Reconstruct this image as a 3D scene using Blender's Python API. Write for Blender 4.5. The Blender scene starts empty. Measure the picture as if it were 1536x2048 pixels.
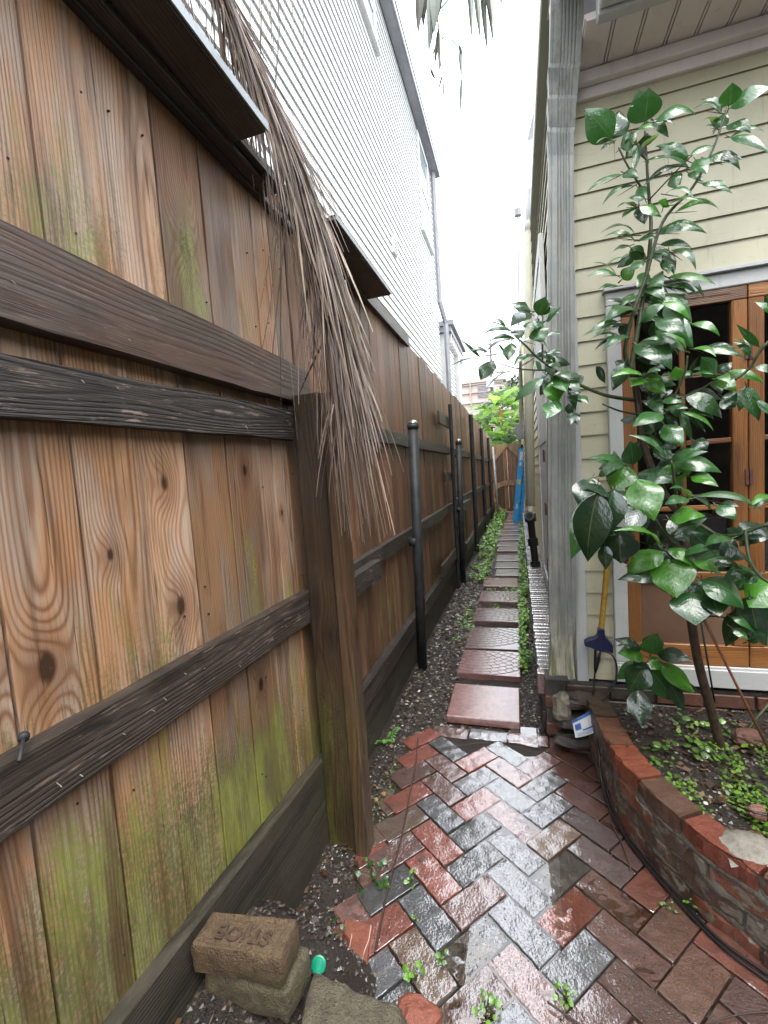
import bpy, math, random
from mathutils import Vector, Matrix, noise as mnoise
PI = math.pi
random.seed(7)
# ---------------------------------------------------------------- camera
H = 1.42; FPX = 885.0
yaw, pit, rol = 0.2986, 0.0784, -0.0690
_f = Vector((-math.sin(yaw)*math.cos(pit), math.cos(yaw)*math.cos(pit), -math.sin(pit)))
_r = Vector((math.cos(yaw), math.sin(yaw), 0)); _u = _r.cross(_f)
CR = math.cos(rol)*_r + math.sin(rol)*_u
CU = -math.sin(rol)*_r + math.cos(rol)*_u
# sign convention of the solved matrix: rows are right, up, forward
CF = _f
CAM = Vector((0, 0, H))
sc = bpy.context.scene
cd = bpy.data.cameras.new('camera'); cam = bpy.data.objects.new('camera', cd); sc.collection.objects.link(cam)
cd.sensor_fit = 'VERTICAL'; cd.sensor_height = 24; cd.lens = 24*FPX/2048; cd.clip_start = .02; cd.clip_end = 900
cam.matrix_world = Matrix(((CR.x, CU.x, -CF.x, 0), (CR.y, CU.y, -CF.y, 0), (CR.z, CU.z, -CF.z, H), (0, 0, 0, 1)))
sc.camera = cam
# ---------------------------------------------------------------- sky, sun, exposure
SUN_EL, SUN_AZ = math.radians(62), math.radians(150)
w = bpy.data.worlds.new('World'); sc.world = w; w.use_nodes = True
nt = w.node_tree; bg = nt.nodes['Background']
sky = nt.nodes.new('ShaderNodeTexSky'); sky.sky_type = 'NISHITA'; sky.sun_disc = False
sky.sun_elevation = SUN_EL; sky.sun_rotation = SUN_AZ; sky.dust_density = 4
mx = nt.nodes.new('ShaderNodeMix'); mx.data_type = 'RGBA'; mx.inputs['Factor'].default_value = .88
mx.inputs['B'].default_value = (10.2, 10.6, 11.2, 1)        # the white overcast layer
nt.links.new(sky.outputs[0], mx.inputs['A']); nt.links.new(mx.outputs['Result'], bg.inputs['Color'])
bg.inputs['Strength'].default_value = .12
sl = bpy.data.lights.new('sun', 'SUN'); sl.energy = .8; sl.angle = math.radians(35); sl.color = (1, .97, .92)
so = bpy.data.objects.new('sun', sl); sc.collection.objects.link(so)
sd = Vector((math.sin(SUN_AZ)*math.cos(SUN_EL), math.cos(SUN_AZ)*math.cos(SUN_EL), math.sin(SUN_EL)))
so.rotation_euler = sd.to_track_quat('Z', 'Y').to_euler(); so.location = (0, -5, 20)
sc.view_settings.view_transform = 'Standard'; sc.view_settings.look = 'None'
sc.view_settings.exposure = 2.1; sc.view_settings.gamma = 1; sc.view_settings.use_curve_mapping = False
# ---------------------------------------------------------------- pixel -> point helpers (full-size photograph pixels)
def ray(x, y): return CR*((x-768)/FPX) - CU*((y-1024)/FPX) + CF
def aty(x, y, Y): r = ray(x, y); return CAM + r*(Y/r.y)
def atx(x, y, X): r = ray(x, y); return CAM + r*(X/r.x)
def atz(x, y, Z=0): r = ray(x, y); return CAM + r*((Z-H)/r.z)
V = Vector
# ---------------------------------------------------------------- node expression helpers
class S:
    def __init__(s, t, o): s.t, s.o = t, o
    def m(s, op, b=None, c=None):
        n = s.t.nodes.new('ShaderNodeMath'); n.operation = op
        for i, v in enumerate((s, b, c)):
            if v is None: continue
            if isinstance(v, S): s.t.links.new(v.o, n.inputs[i])
            else: n.inputs[i].default_value = v
        return S(s.t, n.outputs[0])
    def __add__(s, b): return s.m('ADD', b)
    __radd__ = __add__
    def __mul__(s, b): return s.m('MULTIPLY', b)
    __rmul__ = __mul__
    def __sub__(s, b): return s.m('SUBTRACT', b)
    def __rsub__(s, b): return (s*-1)+b
    def __truediv__(s, b): return s.m('DIVIDE', b)
    def pw(s, b): return s.m('POWER', b)
    def clamp(s):
        n = s.t.nodes.new('ShaderNodeClamp'); s.t.links.new(s.o, n.inputs[0]); return S(s.t, n.outputs[0])
    def map(s, a, b, c=0., d=1.):
        n = s.t.nodes.new('ShaderNodeMapRange'); n.interpolation_type = 'SMOOTHSTEP'
        s.t.links.new(s.o, n.inputs[0])
        for i, v in zip((1, 2, 3, 4), (a, b, c, d)): n.inputs[i].default_value = v
        return S(s.t, n.outputs[0])
class G:
    def __init__(g, name):
        g.mat = bpy.data.materials.new(name); g.mat.use_nodes = True; g.t = g.mat.node_tree
        g.b = g.t.nodes['Principled BSDF']; g.out = g.t.nodes['Material Output']
    def n(g, ty, **k):
        n = g.t.nodes.new(ty)
        for a, v in k.items(): setattr(n, a, v)
        return n
    def lk(g, a, b):
        if isinstance(a, S): g.t.links.new(a.o, b)
        else: b.default_value = a
    def attr(g, name): 
        n = g.n('ShaderNodeAttribute'); n.attribute_name = name; return n
    def av(g, name): return S(g.t, g.attr(name).outputs['Vector'])
    def af(g, name): return S(g.t, g.attr(name).outputs['Fac'])
    def ac(g, name): return S(g.t, g.attr(name).outputs['Color'])
    def pos(g): return S(g.t, g.n('ShaderNodeNewGeometry').outputs['Position'])
    def obj(g): return S(g.t, g.n('ShaderNodeTexCoord').outputs['Object'])
    def rnd(g): return S(g.t, g.n('ShaderNodeObjectInfo').outputs['Random'])
    def xyz(g, v):
        n = g.n('ShaderNodeSeparateXYZ'); g.lk(v, n.inputs[0]); return [S(g.t, o) for o in n.outputs]
    def vec(g, x, y, z):
        n = g.n('ShaderNodeCombineXYZ')
        for i, v in enumerate((x, y, z)): g.lk(v, n.inputs[i])
        return S(g.t, n.outputs[0])
    def vm(g, op, a, b):
        n = g.n('ShaderNodeVectorMath', operation=op)
        g.lk(a, n.inputs[0]); g.lk(b, n.inputs[1]); return S(g.t, n.outputs[0])
    def noise(g, v, s, d=3, r=.55, dist=0):
        n = g.n('ShaderNodeTexNoise'); g.lk(v, n.inputs['Vector']); n.inputs['Scale'].default_value = s
        n.inputs['Detail'].default_value = d; n.inputs['Roughness'].default_value = r; n.inputs['Distortion'].default_value = dist
        return S(g.t, n.outputs[0])
    def vor(g, v, s, f='F1', out=0):
        n = g.n('ShaderNodeTexVoronoi', feature=f); g.lk(v, n.inputs['Vector']); n.inputs['Scale'].default_value = s
        return S(g.t, n.outputs[out])
    def mix(g, f, a, b, bt='MIX'):
        n = g.n('ShaderNodeMix', data_type='RGBA', blend_type=bt); g.lk(f, n.inputs['Factor'])
        for v, k in ((a, 'A'), (b, 'B')):
            if isinstance(v, tuple) and len(v) == 3: v = v+(1,)
            g.lk(v, n.inputs[k])
        return S(g.t, n.outputs['Result'])
    def bump(g, h, st=.5, d=.002, cst=None, ch=None):
        n = g.n('ShaderNodeBump'); n.inputs['Strength'].default_value = st; n.inputs['Distance'].default_value = d
        g.lk(h, n.inputs['Height']); g.t.links.new(n.outputs[0], g.b.inputs['Normal']); 
        if cst is None: g.t.links.new(n.outputs[0], g.b.inputs['Coat Normal'])
        else:
            n = g.n('ShaderNodeBump'); n.inputs['Strength'].default_value = cst; n.inputs['Distance'].default_value = d
            g.lk(h if ch is None else ch, n.inputs['Height']); g.t.links.new(n.outputs[0], g.b.inputs['Coat Normal'])
    def fin(g, col, rough=.5, spec=.5, wet=.60, **k):
        if wet != 1: col = g.mix(1., col, (wet, wet, wet), 'MULTIPLY')
        g.lk(col if not (isinstance(col, tuple) and len(col) == 3) else col+(1,), g.b.inputs['Base Color'])
        g.lk(rough, g.b.inputs['Roughness']); g.lk(spec, g.b.inputs['Specular IOR Level'])
        for a, v in k.items(): g.lk(v, g.b.inputs[a.replace('_', ' ')])
        return g.mat
def simple(name, col, rough=.5, spec=.5, var=.25, sc_=20, bump=0, metal=0):
    g = G(name); o = g.obj(); n = g.noise(o, sc_, 5, .65)
    c = g.mix(n.map(.3, .7), tuple(c*(1-var) for c in col), tuple(min(1, c*(1+var)) for c in col))
    if bump: g.bump(n, .6, bump)
    g.b.inputs['Metallic'].default_value = metal
    return g.fin(c, rough, spec)
# ---------------------------------------------------------------- materials
def wood(name, light, dark, grey, ringw=.009, moss=0., stain=.5, rough=.42, sat=1., bumpd=.0012, worn=0., blotk=.7):
    g = G(name)
    P = g.av('P'); Sd = g.av('S'); x, z, y = g.xyz(P); s1, s2, s3 = g.xyz(Sd)
    off = g.vm('MULTIPLY', Sd, (37., 53., 71.))
    Po = g.vm('ADD', P, off)
    lowv = g.vm('MULTIPLY', Po, (5., .9, 5.)); low = g.noise(lowv, 1., 2, .5)
    wob = g.noise(g.vm('MULTIPLY', Po, (14., 3.5, 14.)), 1., 3, .5)
    xc = x - (s1-.5)*.11 + (low-.5)*.05
    d = s2*.035 + .012 + (z*(s3-.5)*.05) + (g.noise(g.vm('MULTIPLY', Po, (0., 1.6, 0.)), 1., 1)-.5)*.032 + y
    R = (xc*xc + d*d).m('SQRT')
    knot = None
    for nm in ('K', 'L'):
        kx, kz, kr = g.xyz(g.av(nm))
        dx = x-kx; dz = (z-kz)*.55
        r = (dx*dx+dz*dz).m('SQRT')
        q = r/(kr*2.3)
        R = R + kr*1.9*((q*q*-1).m('EXPONENT'))
        k = (r/(kr*.8) + (wob-.5)*1.8).map(.45, 1.2, 1., 0.)
        halo = (r/kr + (wob-.5)*1.2).map(1., 3.4, 1., 0.)
        knot = (k, halo) if knot is None else (knot[0].m('MAXIMUM', k), knot[1].m('MAXIMUM', halo))
    ph = R/ringw + wob*.9
    ring = (ph*2*PI).m('SINE')*.5+.5
    ring = ring.pw(2.2)
    fib = g.noise(g.vm('MULTIPLY', Po, (420., 7., 420.)), 1., 3, .6)
    blot = g.noise(g.vm('MULTIPLY', Po, (9., 2.2, 9.)), 1.3, 4, .6)
    base = g.mix(blot.map(.42, .62), light, grey)
    base = g.mix((s3*1.25-.6).clamp()*.8, base, grey)
    col = g.mix(ring*(g.noise(g.vm('MULTIPLY', Po, (6., 1.5, 6.)), 1., 2).map(.3, .7, .35, .9)), base, dark)
    col = g.mix(fib.map(.35, .75)*.3, col, tuple(c*.45 for c in dark))
    col = g.mix(knot[1]*.55, col, tuple(c*.8 for c in dark))
    col = g.mix(knot[0]*.9, col, (.035, .014, .008))
    br = g.mix(1., col, g.mix((s1*.5+s2*.5).map(.2, .8), (.62, .60, .60), (1.38, 1.3, 1.22)), 'MULTIPLY')
    wp = g.pos(); wx, wy, wz = g.xyz(wp)
    dirt = g.noise(g.vm('MULTIPLY', wp, (3., 3., 1.3)), 1.6, 5, .65)
    br = g.mix(dirt.map(.5, .78)*stain, br, tuple(c*.33 for c in dark))
    if moss:
        mn = g.noise(g.vm('MULTIPLY', wp, (7., 7., 2.2)), 1., 5, .7)
        low_ = wz.map(1.0, .42, 0., 1.15); mid = wz.map(1.25, 1.0, 0., .45)*wz.map(.95, 1.02, 0, 1)
        top = wz.map(1.62, 1.9, 0., 1.)*wz.map(2.2, 1.9, 0., 1.)*.7
        near = wy.map(1.6, .9, .55, 1.)
        cr_ = g.noise(wp, 120., 3, .7)
        mf = ((low_*.95 + mid + top*.55 + .24)*near + (mn-.5)*2.1 + (fib-.5)*.9 + (cr_-.5)*1.1 - .26).map(.10, .80)*moss*cr_.map(.34, .58, .5, 1.)
        br = g.mix(mf, br, g.mix(mn.map(.45, .7), (.17, .18, .06), (.40, .47, .085)))
    if worn:
        ch = g.noise(g.vm('MULTIPLY', Po, (90., 9., 90.)), 1.2, 4, .7)
        br = g.mix((ch.map(.575, .66)*worn), br, (.36, .26, .20))
    big = g.noise(g.vm('MULTIPLY', Po, (16., 1.1, 16.)), 1., 4, .6)
    br = g.mix(big.map(.50, .72)*blotk, br, tuple(c*.42 for c in dark))
    crk = g.noise(g.vm('MULTIPLY', Po, (190., 3.2, 190.)), 1., 3, .6).map(.645, .70)
    br = g.mix(crk*.75, br, tuple(c*.25 for c in dark))
    g.bump(ring*-.5+fib*1.1+knot[0]*-1.0+crk*-2.0, .8, bumpd)
    ro = fib*.25+rough-.1
    vc = g.ac('C'); va = g.xyz(vc)
    br = g.mix(g.af('W'), br, vc)
    return g.fin(br, ro, .45)
M = {}
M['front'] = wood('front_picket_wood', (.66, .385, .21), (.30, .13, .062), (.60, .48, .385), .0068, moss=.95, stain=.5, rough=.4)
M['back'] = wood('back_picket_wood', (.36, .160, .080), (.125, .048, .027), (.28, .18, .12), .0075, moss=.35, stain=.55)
M['dark'] = wood('dark_rail_wood', (.056, .041, .031), (.016, .013, .011), (.085, .066, .052), .006, stain=.6, rough=.55, worn=.75, bumpd=.003)
M['grail'] = wood('grey_rail_wood', (.070, .058, .048), (.025, .021, .019), (.105, .09, .078), .006, stain=.5, rough=.4, worn=.3, bumpd=.002)
M['red'] = wood('reddish_rail_wood', (.24, .135, .092), (.10, .048, .034), (.21, .16, .12), .010, stain=.6, rough=.42, worn=.35)
M['kick'] = wood('kick_board_wood', (.056, .049, .041), (.022, .020, .017), (.078, .068, .056), .009, moss=.06, worn=.2, stain=.6, rough=.5, bumpd=.002)
M['post'] = wood('post_wood', (.145, .080, .042), (.055, .029, .016), (.115, .080, .052), .0085, moss=.25, stain=.6)
M['capw'] = wood('cap_wood', (.085, .068, .058), (.035, .03, .03), (.10, .09, .085), .008, stain=.5)
M['gate'] = wood('gate_wood', (.33, .155, .075), (.115, .052, .028), (.25, .16, .10), .009, stain=.85)
M['gatetrim'] = wood('gate_trim_wood', (.52, .34, .19), (.16, .09, .05), (.28, .22, .15), .009, stain=.5)
M['sash'] = wood('sash_wood', (.42, .185, .055), (.20, .072, .022), (.34, .16, .06), .007, stain=.6, rough=.3)

def mk_siding(name, a, b, dirt, wet=.72):
    g = G(name); p = g.pos(); n = g.noise(p, 3.5, 5, .65); f = g.noise(g.vm('MULTIPLY', p, (6., 6., 40.)), 2., 4, .7)
    sp = g.noise(p, 60., 3, .7)
    c = g.mix(n.map(.35, .7), a, b); dr = g.noise(g.vm('MULTIPLY', p, (22., 22., 1.2)), 1., 5, .7); c = g.mix(dr.map(.56, .74)*.4, c, dirt)
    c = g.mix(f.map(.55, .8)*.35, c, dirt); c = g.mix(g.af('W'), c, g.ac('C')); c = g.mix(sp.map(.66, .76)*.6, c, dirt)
    g.bump(n+f*.6, .35, .0015); return g.fin(c, .42, .4, wet=wet)
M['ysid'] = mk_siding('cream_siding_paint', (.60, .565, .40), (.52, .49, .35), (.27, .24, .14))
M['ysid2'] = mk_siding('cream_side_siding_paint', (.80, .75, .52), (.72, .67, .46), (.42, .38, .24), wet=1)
M['wsid'] = mk_siding('white_siding_paint', (.66, .68, .66), (.60, .63, .62), (.46, .48, .47), wet=.85)
M['white'] = mk_siding('white_trim_paint', (.60, .61, .60), (.52, .53, .52), (.33, .32, .29))
M['soffit'] = mk_siding('soffit_paint', (.70, .63, .60), (.64, .58, .56), (.42, .37, .35), wet=.95)
M['glassdark'] = None
g = G('window_glass'); tr = g.n('ShaderNodeBsdfTransparent'); tr.inputs[0].default_value = (.55, .53, .5, 1); gl = g.n('ShaderNodeBsdfGlossy'); gl.inputs['Roughness'].default_value = .06
fr = g.n('ShaderNodeFresnel'); fr.inputs[0].default_value = 1.4; ms = g.n('ShaderNodeMixShader'); g.t.links.new(fr.outputs[0], ms.inputs[0])
g.t.links.new(tr.outputs[0], ms.inputs[1]); g.t.links.new(gl.outputs[0], ms.inputs[2]); g.t.links.new(ms.outputs[0], g.out.inputs[0]); M['glass'] = g.mat
M['blocker'] = simple('blocker_paint', (.16, .14, .11), .8, .2, .3, 2)  # dark coat of the unseen walls added to block light
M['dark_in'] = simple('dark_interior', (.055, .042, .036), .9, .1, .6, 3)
g = G('bright_glass'); M['bglass'] = g.fin((.35, .42, .46), .08, .8)
M['tanpanel'] = simple('tan_panel', (.22, .125, .08), .6, .3, .15, 5)
M['steel'] = simple('painted_steel', (.040, .044, .048), .55, .35, .35, 14, .0006)
M['zinc'] = simple('zinc_cap', (.45, .46, .47), .3, .6, .2, 30, 0, .8)
M['iron'] = simple('wet_cast_iron', (.02, .018, .018), .3, .6, .4, 30, .002)
M['flash'] = simple('metal_flashing', (.42, .47, .50), .4, .5, .2, 12)
M['gutter'] = simple('grey_gutter', (.30, .30, .33), .5, .4, .15, 3)
M['pvc'] = simple('pvc_pipe', (.98, .95, .78), .5, .4, .06, 3)
M['pvcw'] = simple('white_pvc_pipe', (.95, .95, .93), .5, .4, .06, 3)
M['rust'] = simple('rusty_hinge', (.12, .045, .03), .6, .4, .3, 40)
M['blue'] = simple('blue_fibreglass', (.01, .40, .92), .4, .4, .12, 10)
M['lbl'] = simple('white_sticker', (.72, .74, .76), .5, .4, .03, 10)
M['lbly'] = simple('yellow_sticker', (.70, .62, .05), .5, .4, .05, 10)
M['lblb'] = simple('blue_print', (.03, .12, .42), .4, .5, .1, 10)
M['cordy'] = simple('yellow_cord', (.50, .29, .04), .45, .4, .25, 60)
M['plugb'] = simple('navy_plastic', (.013, .018, .085), .3, .5, .2, 20)
M['black'] = simple('black_rubber', (.010, .010, .011), .35, .5, .3, 30)
M['green'] = simple('green_plastic', (.0, .36, .20), .35, .5, .08, 20)
M['stake'] = simple('copper_stake', (.30, .12, .06), .45, .4, .2, 50)
M['gstake'] = simple('green_stake', (.02, .045, .04), .45, .4, .2, 50)
M['stone'] = simple('wet_stone', (.16, .14, .10), .4, .5, .45, 18, .006)
M['beige'] = simple('beige_stucco', (.60, .50, .45), .8, .3, .06, .4)
M['beiged'] = simple('beige_trim', (.44, .37, .32), .8, .3, .06, .4)
M['louv'] = simple('grey_louver', (.32, .31, .31), .7, .3, .1, 2)
M['pole'] = simple('utility_pole_wood', (.20, .17, .16), .8, .3, .2, 3)
M['trafo'] = simple('transformer_paint', (.45, .52, .56), .5, .4, .05, 3)
M['pebw'] = simple('white_pebble', (.75, .73, .68), .3, .5, .05, 30)
M['ac'] = simple('white_plastic', (.52, .54, .56), .5, .4, .06, 6)
M['pink'] = simple('pink_cloth', (.42, .22, .20), .7, .3, .3, 30)
M['husk'] = simple('dry_husk', (.40, .27, .12), .55, .4, .3, 40, .002)
M['bark'] = simple('wet_bark', (.075, .048, .032), .5, .4, .45, 45, .004)
M['twig'] = simple('wet_twig', (.07, .045, .03), .45, .4, .3, 60)
M['gbark'] = simple('green_bark', (.055, .075, .028), .5, .4, .35, 40, .002)

# downspout: streaked, mossy towards the broken foot (dirt with a shape of its own)
g = G('downspout_paint'); p = g.pos(); px_, py_, pz_ = g.xyz(p)
st = g.noise(g.vm('MULTIPLY', p, (60., 60., 3.)), 1., 5, .7); n = g.noise(p, 7., 5, .7)
c = g.mix(n.map(.35, .7), (.30, .32, .31), (.42, .42, .38))
c = g.mix((st.map(.45, .7)*.6), c, (.165, .15, .115))
c = g.mix(((pz_*-1+.85)*1.9+(n-.5)*2.).map(.1, 1.1)*.85, c, g.mix(st.map(.4, .6), (.66, .62, .48), (.20, .21, .05)))
g.bump(st+n, .5, .002); M['ds'] = g.fin(c, .45, .4)

def brickmat(name, rough=.3, mort=(.20, .185, .15), sc_=1., dirtc=(.035, .026, .018), moss=0, dirt=.7, bd=.0016, coat=0., pitk=.25, smear=0.):
    g = G(name); p = g.obj(); c = g.ac('C'); n = g.noise(p, 34*sc_, 5, .72); m = g.noise(p, 9*sc_, 4, .65); f = g.noise(p, 190*sc_, 3, .75); pit = g.vor(p, 150*sc_).map(.0, .32, 0., 1.)
    c = g.mix(n.map(.35, .72)*.75, c, g.mix(1., c, (.42, .38, .40), 'MULTIPLY'))
    c = g.mix(m.map(.55, .75)*dirt, c, dirtc)
    if smear: c = g.mix(g.noise(p, 17, 5, .62, .6).map(.50, .60)*smear, c, g.mix(f, (.20, .18, .135), (.36, .325, .26)))
    if moss: c = g.mix((g.noise(p, 14, 5, .7)).map(.52, .7)*moss, c, (.10, .13, .03))
    n2 = g.noise(p, 120*sc_, 2, .5); n3 = g.noise(p, 22*sc_, 2, .5); g.bump(n*1.5+f*1.0+m+pit*pitk, 1., bd, .42, n2*.8+n3*.45+pit*.12)
    g.b.inputs['Coat Weight'].default_value = coat; g.b.inputs['Coat Roughness'].default_value = .07; g.b.inputs['Coat IOR'].default_value = 2.2
    return g.fin(c, f*.3+n*.2+rough-.22, .6, wet=.46 if coat > .9 else .6)
M['paving'] = brickmat('wet_paving_brick', .33, coat=1., bd=.0036, pitk=.5, dirt=.8)
M['wallbrick'] = brickmat('foundation_brick', .42, dirt=.6)
M['planterb'] = brickmat('planter_brick', .42, dirt=.75, bd=.003, smear=.8)
M['coping'] = brickmat('coping_brick', .40, dirt=.6, bd=.003)
M['mortar'] = brickmat('old_mortar', .55, dirt=.8, bd=.004)
M['paver'] = brickmat('red_concrete_paver', .33, dirt=.6, dirtc=(.10, .065, .05), coat=.6, moss=.25, bd=.0024)
M['loose'] = brickmat('mossy_loose_brick', .55, dirt=.75, dirtc=(.045, .04, .022), moss=.35, bd=.006, pitk=.6)
M['ledge'] = brickmat('wet_ledge_brick', .26, dirt=.5, coat=1.)
# water: a thin clear film, mirror by Fresnel
g = G('puddle_water'); tr = g.n('ShaderNodeBsdfTransparent'); gl = g.n('ShaderNodeBsdfGlossy'); gl.inputs['Roughness'].default_value = .012
tr.inputs[0].default_value = (.80, .74, .66, 1)
fr = g.n('ShaderNodeFresnel'); fr.inputs[0].default_value = 1.45; ms = g.n('ShaderNodeMixShader')
bn = g.n('ShaderNodeBump'); bn.inputs['Strength'].default_value = .08; bn.inputs['Distance'].default_value = .002
wn = g.noise(g.obj(), 14., 2); g.lk(wn, bn.inputs['Height']); g.t.links.new(bn.outputs[0], gl.inputs['Normal']); g.t.links.new(bn.outputs[0], fr.inputs['Normal'])
g.lk((S(g.t, fr.outputs[0])*2.6).clamp(), ms.inputs[0]); g.t.links.new(tr.outputs[0], ms.inputs[1]); g.t.links.new(gl.outputs[0], ms.inputs[2])
g.t.links.new(ms.outputs[0], g.out.inputs[0]); M['water'] = g.mat
# soil
g = G('wet_soil'); p = g.pos(); n = g.noise(p, 11., 6, .75); f = g.noise(p, 90., 4, .8)
c = g.mix(n.map(.3, .7), (.018, .012, .008), (.048, .034, .023)); c = g.mix(f.map(.6, .75)*.5, c, (.13, .10, .075))
g.bump(f+n, 1., .008); M['soil'] = g.fin(c, f*.5+.25, .5)
g = G('gravel_mat'); c = g.ac('C'); M['gravel'] = g.fin(c, .3, .5)
g = G('weed_leaf'); c = g.ac('C'); n = g.noise(g.pos(), 30., 2); c = g.mix(n, c, g.mix(1., c, (.6, .7, .5), 'MULTIPLY'))
M['weed'] = g.fin(c, .35, .4, Subsurface_Weight=0.)
# glossy tree leaf
def leafmat(name, rough=.24, trans=.25, coat=.9):
    g = G(name); c = g.ac('C'); u, v, q = g.xyz(g.av('P'))
    mid = (v.m('ABSOLUTE')).map(.0, .055, 1., 0.)
    vein = ((u*9. - v.m('ABSOLUTE')*2.6)*2*PI).m('SINE')
    vl = vein.map(.86, 1., 0., 1.)*v.m('ABSOLUTE').map(.9, .1, 0., 1.)
    n = g.noise(g.obj(), 28., 4, .65)
    c = g.mix(n.map(.35, .75)*.6, c, g.mix(1., c, (.55, .6, .6), 'MULTIPLY'))
    c = g.mix(vl*.07, c, (.16, .22, .07)); c = g.mix(mid*.45, c, (.16, .24, .07))
    bf = S(g.t, g.n('ShaderNodeNewGeometry').outputs['Backfacing'])
    c = g.mix(bf*.6, c, (.12, .18, .06))
    g.bump(vein*-.06*v.m('ABSOLUTE').map(1., 0.) + n*1.5, .5, .0035)
    g.b.inputs['Coat Weight'].default_value = coat; g.b.inputs['Coat Roughness'].default_value = .05; g.b.inputs['Coat IOR'].default_value = 1.6
    g.fin(c, n*.25+.3, .35, wet=.8)
    tl = g.n('ShaderNodeBsdfTranslucent'); ms = g.n('ShaderNodeMixShader'); ms.inputs[0].default_value = trans
    c2 = g.mix(1., c, (1.5, 1.7, .6), 'MULTIPLY'); g.lk(c2, tl.inputs[0])
    g.t.links.new(g.b.outputs[0], ms.inputs[1]); g.t.links.new(tl.outputs[0], ms.inputs[2]); g.t.links.new(ms.outputs[0], g.out.inputs[0])
    return g.mat
M['leaf'] = leafmat('glossy_leaf'); M['ban'] = leafmat('banana_leaf', .45, .5, 0.)
g = G('dry_palm'); c = g.ac('C'); n = g.noise(g.vm('MULTIPLY', g.obj(), (40., 40., 6.)), 1., 3)
c = g.mix(n.map(.4, .7)*.5, c, g.mix(1., c, (.5, .42, .38), 'MULTIPLY')); M['palm'] = g.fin(c, .4, .45)

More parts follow.
